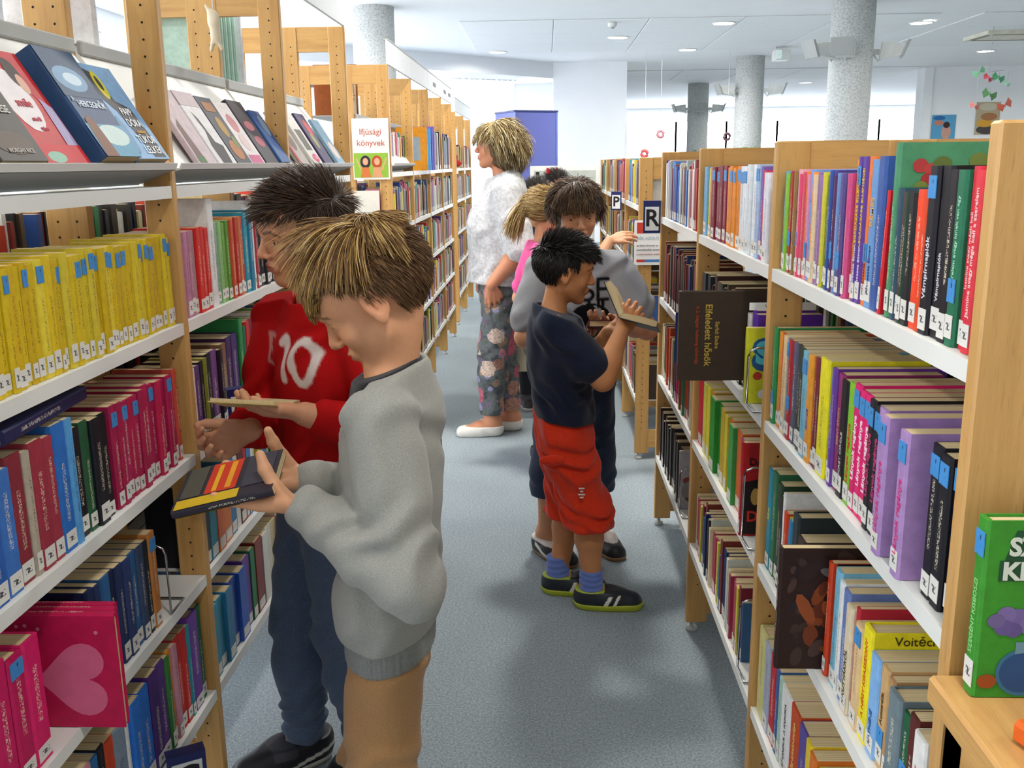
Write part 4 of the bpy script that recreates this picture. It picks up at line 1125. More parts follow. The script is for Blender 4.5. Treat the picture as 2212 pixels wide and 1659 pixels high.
# ---- the many remaining books: one mass, each still a solid of its own
SB = MB()
RCOL = [lin(c) for c in '7a2a2a c83a2a 2a4a8a 3a6ab0 e0e0da d8c89a 2a7a4a 5a3a7a d88a2a e0c83a 1c1c22 3a2c24 8a8a90 c86a8a 2a8a9a 6a4a2a a83a5a 4a5a6a d8d8d0 b0a070 5a7a3a 902a40'.split()]
PCOL = lin('cdb88c')
def mass(side, ya, yb, z, x, D=.13, h=.19, t=.022, cols=RCOL, fill=1.0, dv=.02, specs=None):
    y = ya
    i = 0
    while y < yb - .006:
        T = random.uniform(.6, 1.5) * t; H = h + random.uniform(-dv, dv); c = cols[random.randrange(len(cols))]
        if specs: hx, T, H = specs[i % len(specs)]; c = lin(hx); i += 1
        if y + T > yb: break
        xo = random.uniform(-.006, .006)
        if random.random() < fill:
            k = random.uniform(.85, 1.1); c2 = tuple(min(1, v * k) for v in c)
            x0, x1 = (x - D, x) if side == 'L' else (x, x + D)
            SB.box((x0 + xo, y, z), (x1 + xo, y + T * .95, z + H), c2)
            SB.box((x0 + xo + .003, y + T * .1, z + H), (x1 + xo - .004, y + T * .85, z + H + .0012), PCOL)
            xs = x1 + xo if side == 'L' else x0 + xo
            if h > .1: SB.box((xs - .0006, y + T * .1, z + .006), (xs + .0006, y + T * .85, z + .032), lin('d8d6ce'))
        y += T
DARK = [lin(c) for c in '2a2620 3a2c24 1c1c22 4a3a2c 242a34 3c2020 20302a 504030'.split()]
# left: rest of the second and third bays, and the rear side of the case
mass('L', 2.63, 2.86, LZ[2], LX - .014); mass('L', 2.51, 2.86, LZ[3], LX - .014); mass('L', 2.685, 2.86, LZ[1], LX - .014, cols=DARK)
def fit(spec, ya, yb):
    q = parse(spec); k = abs(yb - ya) / sum(v[1] for v in q); r = [(v[0], v[1] * k * .999, v[2] / 1000) for v in q]; return r if yb > ya else r[::-1]
mass('L', 1.992, 2.50, LZ[3], LX - .014, specs=fit('16141c/22/190 1a90a8/24/196 d0641a/24/176 d07220/28/176 2f74a0/22/190 e4e0d8/18/184 6a1a20/22/190 c4283a/12/200 3a84c0/18/196 ecebe8/22/206 e0c42a/10/200 2aa060/18/206 2a6cb0/18/204', 1.992, 2.50))
mass('L', 1.992, 2.86, LZ[4], LX - .014, specs=fit('2a8aa0/20/178 1f7a98/18/178 2a7aa8/20/180 2a50a8/22/182 2f5ab8/24/184 6a3a98/24/190 2a7a4a/16/194 7e2a20/26/200 d8d8d0/20/196 e4e0cc/22/198 d4c498/20/196 d89c98/22/198 d04884/22/200 e0ac20/18/202 d09420/16/202 4aa44a/18/204 3a963e/18/204 b4b438/14/200', 1.992, 2.86))
mass('R', 2.06, 2.775, RZ[2], RX + .014, specs=fit('d0203a/28/210/s 8aa0b0/14/200 e0d84a/20/205/sm d8c83a/20/205 e0a03a/18/203 2a8a2a/30/200/sm 2a7a2a/24/198/s c8a82a/22/200 d8d03a/16/196 d06a2a/18/196 3a9a4a/22/194 e0702a/26/195/s b03a78/24/192/s 5a9ad0/16/185', 2.775, 2.06))
for z in LZ[1:]: mass('L', 2.90, 3.77, z, LX - .014)
for a, b in zip(L1Y, L1Y[1:]):
    for z in LZ[1:]: mass('R', a + .02, b - .02, z, LB + .012, D=.13, h=.225, cols=DARK + RCOL[:8])
for i, (a, b) in enumerate(zip(L2Y, L2Y[1:])):
    for z in LZ[1:]:
        mass('L', a + .02, b - .02, z, -.79, h=.20, dv=.03, t=.026)
        mass('R', a + .02, b - .02, z, LB + .0, h=.20)
    if i > 1: mass('L', a + .02, b - .02, LZ[0], -.79, h=.24, dv=.03, t=.03)
mass('L', 4.93, 5.68, LZ[0] + .05, -.82, h=.15, t=.02)
for a, b in zip(L3Y, L3Y[1:]):
    for z in LZ: mass('L', a + (.40 if z > 1.4 and a < 9 else .02), b - .02, z, -.815, h=.2)
# right: second bay rows two and four, third bay, far case, rear sides
mass('R', 2.17, 2.775, RZ[1], RX + .014, h=.20, cols=DARK, t=.02)
D2 = [('7a2a24', .024, .20), ('1c2a5a', .018, .185), ('20305e', .018, .185), ('1c2a5a', .018, .183), ('1a1a22', .02, .18), ('c8d0c8', .018, .19), ('d8c8a0', .02, .17), ('a83a58', .022, .165), ('b03a58', .022, .162), ('a8404e', .02, .165), ('c0485a', .02, .165), ('d0d03a', .016, .17), ('7a1a30', .022, .18), ('3a6a9a', .014, .15)]
mass('R', 2.06, 2.775, RZ[3], RX + .014, specs=D2[::-1])
mass('R', 2.88, 3.685, RZ[0], RX + .014, h=.19, cols=[lin(c) for c in '2a5ab8 c8c8c8 e0d0d0 8a3a3a c83a3a 9ab0b8 3a7ac8 d8dcd0 7a3a3a'.split()])
mass('R', 2.83, 3.685, RZ[1], RX + .014, h=.20, cols=[lin(c) for c in '5a1a1a 6a2a24 2a3a6a 3a4a3a 8a3a1a 1c1c22'.split()])
mass('R', 2.83, 3.685, RZ[2], RX + .014, h=.20, cols=[lin(c) for c in 'd83a88 d8c8a0 7a3a4a 6a2a3a 2a6a4a 1f6a4a c8501e b04a1a'.split()])
mass('R', 3.10, 3.685, RZ[3], RX + .014, h=.20, cols=DARK)
for a, b in zip(R1Y, R1Y[1:]):
    for z in RZ: mass('L', a + .02, b - .02, z, RB - .012, h=.19 if z < 1.2 else .17, cols=DARK + RCOL[:8])
for a, b in zip(R2Y, R2Y[1:]):
    for z in RZ:
        mass('R', a + .02, b - .02, z, RX + .014, h=.20, dv=.025)
        mass('L', a + .02, b - .02, z, RB - .012, h=.19)
M_MASS = attr_mat('book_mass', .45, .4, .15, 60)
tag(SB.obj('library_books', M_MASS), 'closely packed rows of mixed library books on the farther shelves', 'books', kind='stuff')

# ---- wire bookends
def bookend(x0, x1, y, z, h, label, depth=.07, dr=1):
    mb = MB(); r = .018
    def arc(pts): return pts
    p = [(x0, y, z + .004), (x0, y, z + h - r), (x0 + r * .3, y, z + h - r * .3), (x0 + r, y, z + h), (x1 - r, y, z + h), (x1 - r * .3, y, z + h - r * .3), (x1, y, z + h - r), (x1, y, z + .004), (x1, y - dr * depth, z + .004), (x0, y - dr * depth, z + .004)]
    mb.tube(p, .0028, 7, closed=True)
    tag(mb.obj('bookend', M_CHROME), label, 'bookend', 'wire bookends')
bookend(-.93, -.765, 1.762, LZ[3], .15, 'bent chrome wire bookend on the bare stretch of the left shelf', dr=-1)
bookend(.425, .57, 1.995, RZ[1], .125, 'chrome wire bookend in front of the yellow S book')
bookend(.430, .57, 2.006, RZ[2], .165, 'chrome wire bookend in front of the red DARREN book')
bookend(.440, .58, 2.035, RZ[3], .17, 'chrome wire bookend at the foot of the second right bay')
bookend(.444, .59, 1.014, RZ[2], .10, 'chrome wire bookend at the near end of the third right row', depth=.018)
PB = book(side_mw('R', 3.088, RZ[3] + .001, RX + .008), .016, .205, .15, 'a8a4a8', 'pale grey fantasy book facing out on the lowest shelf, third right bay', flags='s')
for a, b_, r1, r2, c in ((-.06, .09, .05, .02, '8a4a44'), (-.05, .05, .035, .03, '6a5844'), (-.08, .03, .03, .02, '4a4038'), (-.03, .07, .02, .03, '8a8480')): decal(PB, blob(a, b_, r1, r2, .0084 + random.uniform(0, .0003), 14, .3), c)
text('H', .030, ink('4a4c5a'), PB, frame((-.045, .0088, .17), (-1, 0, 0), (0, 0, 1)), 'cover_title'); text('a', .022, ink('4a4c5a'), PB, frame((-.05, .0088, .13), (-1, 0, 0), (0, 0, 1)), 'cover_title')
WG = book(side_mw('R', 2.86, RZ[0] + .001, RX + .010), .014, .215, .15, 'd0d4cc', 'white book with green picture panels facing out, third right bay', flags='')
for z0, z1, c in ((.15, .20, '8aa89a'), (.095, .14, '8a8a5a'), (.035, .085, '4a9a4a'), (.005, .028, '5a4a44')): decal(WG, [(-.02, .0074, z0), (-.14, .0074, z0), (-.14, .0074, z1), (-.02, .0074, z1)], c)
bookend(.444, .59, 3.06, RZ[3], .15, 'chrome wire bookend on the lowest shelf of the third right bay')
# ------------------------------------------------------------------ people
M_SKIN = attr_mat('skin', .55, .35, .06, 120, .06, 900, sss=.12)
M_HAIR = attr_mat('hair', .45, .4, .15, 300)
M_EYEW = plain('eye_white', 'd8d2cc', .2, .5, .02)
M_EYEI = plain('eye_iris', '3a2616', .2, .5, .1)
def cloth_mat(name, c1, c2, scale=700, rough=.9, bump=.25, bscale=1400):
    t = NT(name); v = t.coord()
    t.base(t.ramp(t.noise(v, scale, 3, .7), [(.35, lin(c1)), (.65, lin(c2))]))
    t.rough(rough, .15); t.bump(t.noise(v, bscale, 2), bump, .0015)
    t.p.inputs['Sheen Weight'].default_value = .15
    return t.m

def eye_mesh():
    mb = MB(); n, m = 16, 12
    for i in range(m + 1):
        th = math.pi * i / m
        for k in range(n):
            ph = 2 * math.pi * k / n
            mb.v.append((math.sin(th) * math.cos(ph), math.cos(th), math.sin(th) * math.sin(ph)))
    for i in range(m):
        for k in range(n):
            a = i * n + k; b = i * n + (k + 1) % n
            mb.f.append((a, b, b + n, a + n)); mb.mi.append(1 if i < 2 else 0); mb.sm.append(True)
    return mb.mesh('eye', [M_EYEW, M_EYEI])
EYE = eye_mesh()

def strokes(u, v, segs, r):
    """how far printed strokes cover each point: u, v in the plane of the print"""
    m = np.zeros(len(u))
    for a, b in segs:
        a = np.array(a); d = np.array(b) - a; L = (d ** 2).sum() + 1e-9
        t = np.clip(((u - a[0]) * d[0] + (v - a[1]) * d[1]) / L, 0, 1)
        m = np.maximum(m, np.clip((r - np.hypot(u - a[0] - t * d[0], v - a[1] - t * d[1])) / .004 + .5, 0, 1))
    return m
def dye(C, m, col): m = np.asarray(m, float)[:, None]; return C * (1 - m) + np.array(lin(col)) * m
def ring(cx, cy, rx, ry, a0=0, a1=360, n=14):
    p = [(cx + rx * math.cos(math.radians(a0 + (a1 - a0) * k / n)), cy + ry * math.sin(math.radians(a0 + (a1 - a0) * k / n))) for k in range(n + 1)]
    return list(zip(p, p[1:]))

class Body:
    def __init__(s, loc, yaw, H, hh, hc, hrot, neck, shL, shR, wrL, wrR, hipz, ankL, ankR, label,
                 hintL=(0, -1, -.6), hintR=(0, -1, -.6), skin='c99272', lip='a8584c', brow='4a3220', arm=None, thick=1.0,
                 kneeF=(0, .03, 0), torso_w=.13, torso_d=1.55, toeL=(0, 1), toeR=(0, 1), lid=.3, ear=1.0, chub=0.0, shoe_z=.07):
        s.loc, s.yaw, s.H, s.hh = Vector(loc), math.radians(yaw), H, hh
        s.hc = np.array(hc, float)
        p, yw, rl = (math.radians(a) for a in hrot)          # pitch (down +), yaw (left +), roll
        s.Rh = rotz(yw) @ rotx(-p) @ roty(rl)
        s.neck = np.array(neck, float); s.sh = dict(L=np.array(shL, float), R=np.array(shR, float))
        l1, l2 = (.182 * H, .150 * H) if arm is None else arm
        s.el, s.wr = {}, {}
        for k, w, hnt in (('L', wrL, hintL), ('R', wrR, hintR)):
            s.el[k], s.wr[k] = elbow(s.sh[k], w, l1, l2, hnt)
        s.ank = dict(L=np.array(ankL, float), R=np.array(ankR, float))
        s.hipz = hipz
        cx, cy = (s.sh['L'][0] + s.sh['R'][0]) / 2, (s.sh['L'][1] + s.sh['R'][1]) / 2
        mid = (s.ank['L'] + s.ank['R']) / 2
        s.pel = np.array([mid[0] * .6 + cx * .4, mid[1] * .5 + cy * .5, hipz])
        s.hip = dict(L=s.pel + np.array([-.047 * H, 0, 0]), R=s.pel + np.array([.047 * H, 0, 0]))
        s.knee = {k: (s.hip[k] * .52 + s.ank[k] * .48) + np.array(kneeF) for k in 'LR'}
        s.t = thick; s.tw, s.td = torso_w, torso_d
        s.toe = dict(L=unit((*toeL, 0)), R=unit((*toeR, 0)))
        s.skin, s.lip, s.brow = lin(skin), lin(lip), lin(brow)
        s.lid, s.ear, s.chub = lid, ear, chub
        s.hands = {}; s.root = None; s.label = label
    # ---- fields
    def torso(s, g=0.0, top=None, bot=None, td=None):
        td = td or s.td
        top = (s.sh['L'] + s.sh['R']) / 2 if top is None else top
        bot = s.pel if bot is None else bot
        w = s.tw
        n = 6; ks = (.74, .98, .98, .90, .93, 1.0)
        ps = [top * (1 - i / (n - 1)) + bot * (i / (n - 1)) for i in range(n)]
        yc = float((top[1] + bot[1]) / 2)
        segs = [rc((p[0], yc + (p[1] - yc) * td, p[2]), (q[0], yc + (q[1] - yc) * td, q[2]), w * a + g * 1.0, w * b + g * 1.0) for p, q, a, b in zip(ps, ps[1:], ks, ks[1:])]
        f = U(.03, *segs)
        return FLAT(f, td, yc)
    def arm(s, k, g=0.0, cut=1.0, t=1.0, g2=None):
        H = s.H; g2 = g if g2 is None else g2
        a, e, w = s.sh[k], s.el[k], s.wr[k]
        r0, r1, r2, r3 = .034 * H * s.t, .027 * H * s.t, .027 * H * s.t, .0175 * H * s.t
        if cut <= 1.0:
            b = a + (e - a) * cut
            return rc(a, b, r0 + g, r0 + (r1 - r0) * cut + g2)
        c = cut - 1.0; b = e + (w - e) * c
        return U(.02, rc(a, e, r0 + g, r1 + g), rc(e, e + (b - e) * .35, r1 + g, r2 + (g + (g2 - g) * .35)), rc(e + (b - e) * .35, b, r2 + g + (g2 - g) * .35, r2 + (r3 - r2) * c + g2))
    def leg(s, k, g=0.0, cut=2.0, g2=None, gk=None):
        H = s.H; g2 = g if g2 is None else g2; gk = (g + g2) / 2 if gk is None else gk
        a, n, w = s.hip[k], s.knee[k], s.ank[k]
        r0, r1, r2, r3 = .056 * H * s.t, .037 * H * s.t, .035 * H * s.t, .023 * H * s.t
        if cut <= 1: b = a + (n - a) * cut; return rc(a, b, r0 + g, r0 + (r1 - r0) * cut + g2)
        c = cut - 1; b = n + (w - n) * c; m = n + (b - n) * .35
        return U(.03, rc(a, n, r0 + g, r1 + gk), rc(n, m, r1 + gk, r2 + gk + (g2 - gk) * .35), rc(m, b, r2 + gk + (g2 - gk) * .35, r2 + (r3 - r2) * c + g2))
    def foot(s, k, L, g=0.0, w=.36):
        a = s.ank[k]; d = s.toe[k]; sd = np.array([d[1], -d[0], 0])
        R = np.stack([sd, d, np.array([0, 0, 1.0])], 1); r = L * .16
        f = U(.03, rc((0, -L * .10, r), (0, L * .25, r * 1.05), r, r * 1.05), rc((0, L * .25, r * 1.0), (L * .03, L * .62, r * .62), r * 1.1, r * .72),
              rc((-L * .03, L * .5, r * .6), (-L * .02, L * .66, r * .55), r * .75, r * .6))
        f = U(.03, f, rc((0, 0, r), (0, -.01, s.ank[k][2] + .01), r * .85, .03 * s.H))
        o = np.array([a[0], a[1], 0.0])
        q = XF(f, R, o)
        return CUT(lambda P: q(P) - g, (0, 0, -1), 0.0, .003), R, o
    def skinf(s):
        hd = BND(XF(head_field(s.ear, s.lid, s.chub), s.Rh, s.hc, s.hh), s.hc, s.hh * .62)
        hb = s.hc + s.Rh @ np.array([0, -.10, -.22]) * s.hh
        nk = rc(hb, s.neck, .027 * s.H * s.t ** .5, .031 * s.H * s.t ** .5)
        tr = U(.03, s.torso(-.03), rc(s.sh['L'], s.sh['R'], .024 * s.H))
        fs = [tr]
        def bb(f, *ps):
            P = np.stack(ps); c = P.mean(0); return BND(f, c, float(np.linalg.norm(P - c, axis=1).max()) + .10)
        for k in 'LR': fs += [bb(s.arm(k, cut=2.0), s.sh[k], s.el[k], s.wr[k]), bb(s.leg(k, -.014, 2.0, 0.0, -.004), s.hip[k], s.ank[k]), bb(s.foot(k, .15 * s.H, -.004)[0], s.ank[k], s.ank[k] + s.toe[k] * .15)]
        f = U(.018, *fs); f = U(.03, f, nk)
        f = U(.02, f, hd)
        for k, h in s.hands.items(): f = U(.008, f, h)
        return f
    def bounds(s, pad=.06):
        P = np.stack([s.hc, s.neck, *s.sh.values(), *s.el.values(), *s.wr.values(), *s.ank.values(), *s.knee.values(), s.pel])
        lo, hi = P.min(0) - pad - .07, P.max(0) + pad + .07
        lo[2] = -.01; hi[2] = max(hi[2], s.hc[2] + s.hh * .62)
        return lo, hi
    def build(s, h=.008, hf=.0032, hhand=.0032):
        lo, hi = s.bounds()
        for k in s.hands: lo = np.minimum(lo, s.wr[k] - .14); hi = np.maximum(hi, s.wr[k] + .14)
        lo[2] = -.01
        fine = [(s.hc - s.hh * .66, s.hc + s.hh * .66, hf)]
        for k in s.hands:
            c, e = s.hbox[k]; fine.append((c - e, c + e, hhand))
        V, F = multires(s.skinf(), lo, hi, h, fine)
        Q = ((V - s.hc) @ s.Rh) / s.hh
        C = np.repeat(np.array(s.skin)[None], len(V), 0)
        nearh = (np.abs(Q) < .65).all(1)
        C[nearh] = head_colors(Q[nearh], s.skin, s.lip, s.brow)
        me = mesh_np('person', V, F, M_SKIN, True, C)
        s.root = tag(link('person', me, None, s.loc, (0, 0, s.yaw)), s.label, 'person')
        for sx in (-1, 1):
            e = link('eye', EYE, s.root)
            m = Matrix([list(map(float, r)) for r in s.Rh @ rotx(-.25 * s.lid)]).to_4x4()
            m.translation = s.hc + s.Rh @ np.array([sx * .152, .284, .002]) * s.hh
            e.matrix_local = m @ Matrix.Diagonal((s.hh * .066,) * 3 + (1,))
        return s.root
    def hand(s, k, fdir, palm, L=None, **kw):
        L = L or .108 * s.H
        s.hands[k] = hand_at(hand_field(**kw), s.wr[k], fdir, palm, L, k)
        if not hasattr(s, 'hbox'): s.hbox = {}
        f = unit(fdir); c = s.wr[k] + f * L * .45
        s.hbox[k] = (c, np.full(3, L * .78))
    def cloth(s, name, f, mat, h=.006, colf=None, pad=.03, lo=None, hi=None, smooth=True, parent=None):
        if lo is None:
            lo, hi = s.bounds(pad)
        V, F = nets(f, lo, hi, h)
        me = mesh_np(name, V, F, mat, True, colf(V) if colf else None)
        return link(name, me, parent or s.root)
    def hair(s, sets, name='hair', cap=None, capcol=None, h=.004):
        Vs, Fs, Cs, n = [], [], [], 0
        if cap is not None:
            V, F = nets(cap, (-.62,) * 3, (.62, .62, .68), h / s.hh)
            Vs.append(V); Fs.append(F); Cs.append(capcol(V)); n += len(V)
        for V, F, C in sets:
            Vs.append(V); Fs.append(F + n); Cs.append(C); n += len(V)
        V = np.concatenate(Vs); F = np.concatenate(Fs); C = np.concatenate(Cs)
        V = (V * s.hh) @ s.Rh.T + s.hc
        return link(name, mesh_np(name, V, F, M_HAIR, True, C), s.root)

def shoe_pair(b, L, upper_mat, upcol, sole, solez=.020, hz=.075, h=.0035):
    for k in 'LR':
        f, R, o = b.foot(k, L, .008)
        top = CUT(f, (0, 0, 1), hz, .006); top = CUT(top, (0, 0, -1), -solez * .8, .002)
        if True:  # dip of the collar
            d = b.toe[k]
            top = SUB(.01, top, rc(o + np.array([0, 0, hz + .012]) + d * L * -.02, o + np.array([0, 0, hz + .010]) + d * L * .10, .026, .024))
        lo = o + np.array([-L, -L, -.005]); hi = o + np.array([L, L, hz + .02])
        def cf(V, R=R, o=o): return upcol(((V - o) @ R) / L, L)
        V, F = nets(top, lo, hi, h)
        up = link('shoe', mesh_np('shoe', V, F, upper_mat, True, cf(V)), b.root)
        g, _, _ = b.foot(k, L, .011)
        g = CUT(g, (0, 0, 1), solez, .003)
        V, F = nets(g, lo, hi, h)
        link('sole', mesh_np('sole', V, F, sole, True), up)

def stubble_cap(mask, grow=.02):
    base = ell(SK_C, SK_R + grow)
    return lambda P: np.maximum(base(P), -mask(P))
M_UP = attr_mat('shoe_upper', .5, .4, .08, 200)
# ===== boy in the grey sweatshirt
def person_grey_sweatshirt():
    b = Body((-.27, 1.5, 0), 90, 1.36, .214, (0, .006, 1.246), (35, 4, 0), (0, -.020, 1.115), (-.135, -.022, 1.082), (.135, -.014, 1.082),
             (-.135, .100, .945), (-.030, .125, .952), .67, (-.075, -.02, .06), (.085, .05, .06),
             'blond boy in grey sweatshirt and tan trousers looking down at a small book', hintL=(-.35, -.55, -1), hintR=(.5, -.5, -1),
             skin='d49a72', lip='b4685a', brow='6b4a2a', torso_w=.122, lid=.75, torso_d=1.75, chub=.3, thick=.94)
    b.hand('L', (.10, 1, .05), (.25, -.1, 1), L=.145, curl=(.08, .06, .08, .12), thumb=(.45, .8), spread=.12)
    b.hand('R', (-.35, 1, .12), (-.25, -.1, 1), L=.14, curl=(.08, .08, .1, .14), thumb=(.5, .8))
    root = b.build(.008, .0026, .0026)
    # sweatshirt
    def waist(P): return np.exp(-((P[:, 2] - .70) / .05) ** 2)
    tor = b.torso(.018, bot=b.pel + np.array([0, .005, .0]), td=1.72)
    bl = lambda P: tor(P) - .016 * np.exp(-((P[:, 2] - .755) / .06) ** 2)
    sh = rc(b.sh['L'] + [.03, 0, .0], b.sh['R'] + [-.03, 0, .0], .045)
    col = rc((0, -.022, 1.075), (0, -.016, 1.112), .080, .068)
    f = U(.035, bl, sh, col)
    for k in 'LR':
        f = U(.026, f, b.arm(k, .014, 1.93, g2=.015))
    eL = b.el['L']
    def near(c, r): return lambda P: np.exp(-(((P - np.asarray(c, F32)) ** 2).sum(1)) / r ** 2)
    f = FOLD(f, .0035, (20, 60, 45), 0.4)
    f = FOLD(f, .005, (10, 85, 70), 1.2, near(eL, .10))
    f = FOLD(f, .004, (60, 20, 95), 0.9, near((eL + b.wr['L']) / 2, .08))
    f = FOLD(f, .005, (25, 50, 30), 2.2, near((0, -.05, .76), .14))
    f = CUT(f, (0, 0, -1), -.690, .01)
    f = CUT(f, (0, .30, 1), 1.127, .006)
    f = SUB(.006, f, lambda P: np.maximum(np.hypot(P[:, 0], P[:, 1] + .016) - .053, 1.06 - P[:, 2]))
    f = SUB(.006, f, lambda P: np.maximum(np.abs(P[:, 0]) * .9 - .72 * (P[:, 2] - .965), .004 - P[:, 1]))
    MG = cloth_mat('grey_heather', '82817a', 'a6a59c', 900)
    MR = cloth_mat('grey_rib', '6c6e6a', '8a8c87', 500)
    sw = b.cloth('sweatshirt', f, MG, .005)
    # ribbed hem and cuffs
    hem = b.torso(.016, bot=b.pel + np.array([0, .005, -.06]), td=1.80)
    def rib(g, fr): return lambda P: g(P) + .0012 * np.sin(np.arctan2(P[:, 0], P[:, 1] + .02) * fr)
    hem = CUT(CUT(rib(hem, 110), (0, 0, 1), .70, .004), (0, 0, -1), -.648, .004)
    b.cloth('ribbed_hem', hem, MR, .004, parent=sw)
    for k in 'LR':
        w, e = b.wr[k], b.el[k]; u = unit(e - w)
        g = rc(w + u * .002, w + u * .032, .0295, .031)
        g = CUT(CUT(g, -u, -float((w + u * .002) @ u), .003), u, float((w + u * .034) @ u), .003)
        b.cloth('ribbed_cuff', g, MR, .0032, lo=w - .06, hi=w + .07, parent=sw)
    g = U(.02, CUT(b.torso(.012, td=1.70), (0, 0, -1), -.90), rc((0, -.018, 1.07), (0, -.013, 1.122), .062, .052))
    g = SUB(.004, CUT(g, (0, .35, 1), 1.128, .004), lambda P: np.maximum(np.hypot(P[:, 0], P[:, 1] + .014) - .041, 1.085 - P[:, 2]))
    b.cloth('black_tee', g, cloth_mat('black_knit', '0d0f14', '1a1c22'), .0045)
    # trousers
    f = U(.03, *[b.leg(k, -.006, 1.97, .022, .014) for k in 'LR'])
    f = U(.03, f, CUT(b.torso(.0, bot=b.pel - np.array([0, 0, .02]), td=2.0), (0, 0, 1), .66))
    f = FOLD(f, .0035, (18, 40, 62), .3)
    f = FOLD(f, .004, (30, 90, 60), 1.0, lambda P: np.exp(-((P[:, 2] - .36) / .08) ** 2))
    f = CUT(CUT(f, (0, 0, 1), .652), (0, 0, -1), -.045)
    b.cloth('trousers', f, cloth_mat('tan_cotton', '9c7348', 'b0865a', 500), .006)
    shoe_pair(b, .235, M_UP, lambda Q, L: np.repeat(np.array([lin('20242c')]), len(Q), 0), plain('white_sole', 'cfd0cc', .6))
    # hair: clipped sides, long top combed forward from the crown
    crown = np.array([0, -.30, .44])
    def region(p, g=0.0):
        y, z, x = p[:, 1], p[:, 2], np.abs(p[:, 0])
        line = np.where(y < -.10, -.20 - .0 * y, np.where(y < .08, .02, .20))
        line = np.where(y < -.16, -.22, np.where(y < .02, -.02, np.where(y < .16, .10 + (y - .02) * .6, .24)))
        return z - line - g
    cap = lambda P: np.maximum(ell(SK_C, SK_R + .018)(P), -region(P))
    def capc(V):
        w = np.clip((V[:, 2] + .1) / .4, 0, 1)[:, None]
        c = np.array(lin('6d4a2c')) * (1 - w) + np.array(lin('8a6238')) * w
        return c
    sets = []
    # clipped hair
    n = 6000
    p = scalp(n, lambda p: region(p, .02) > 0, 1.045)
    t, nr = tangent(p, np.repeat(np.array([[0, -.2, -1.0]]), n, 0))
    sets.append(strands(p, unit_rows(t + nr * .45), RNG.uniform(.06, .11, n), np.full(n, .0045), pick(['6b4a2c', '7a5633', '8b6840', '5c3f26'], n), SK_C, SK_R, None, .05, segs=2))
    # top
    n = 9000
    p = scalp(n, lambda p: (p[:, 2] > .20) & (np.abs(p[:, 0]) < .27) & (p[:, 1] > -.42), 1.05)
    away = p - crown; sw_ = np.stack([-.35 * np.ones(n), np.zeros(n), np.zeros(n)], 1)
    fwd = np.clip((p[:, 1] + .28) / .25, 0, 1)[:, None]
    d = unit_rows(away) * (1 - .55 * fwd) + np.array([[-.10, 1.0, 0]]) * fwd * 1.0
    t, nr = tangent(p, d)
    L = np.where(p[:, 1] > -.28, RNG.uniform(.38, .62, n), RNG.uniform(.14, .24, n))
    dc = np.linalg.norm(p - crown, axis=1)
    L = np.where(p[:, 1] > -.26, np.clip(.42 - p[:, 1], .1, .72) * RNG.uniform(.72, 1.06, n) * np.where(np.abs(p[:, 0]) > .17, .66, 1.0) + RNG.uniform(.0, .05, n), RNG.uniform(.12, .2, n))
    lift = np.where(dc < .14, .45, .12)[:, None] * RNG.uniform(.3, 1.3, (n, 1))
    sets.append(strands(p, unit_rows(t + nr * lift), L, RNG.uniform(.0028, .0055, n), pick(['b08a4a', 'c09a56', '9a7440', '8a6436', 'cfae6c', '7a5630', '6a4a28'], n), SK_C, SK_R, None, RNG.uniform(.05, .22, n), drop=.10, curl=.045, segs=9))
    b.hair(sets, cap=cap, capcol=capc)
    return b

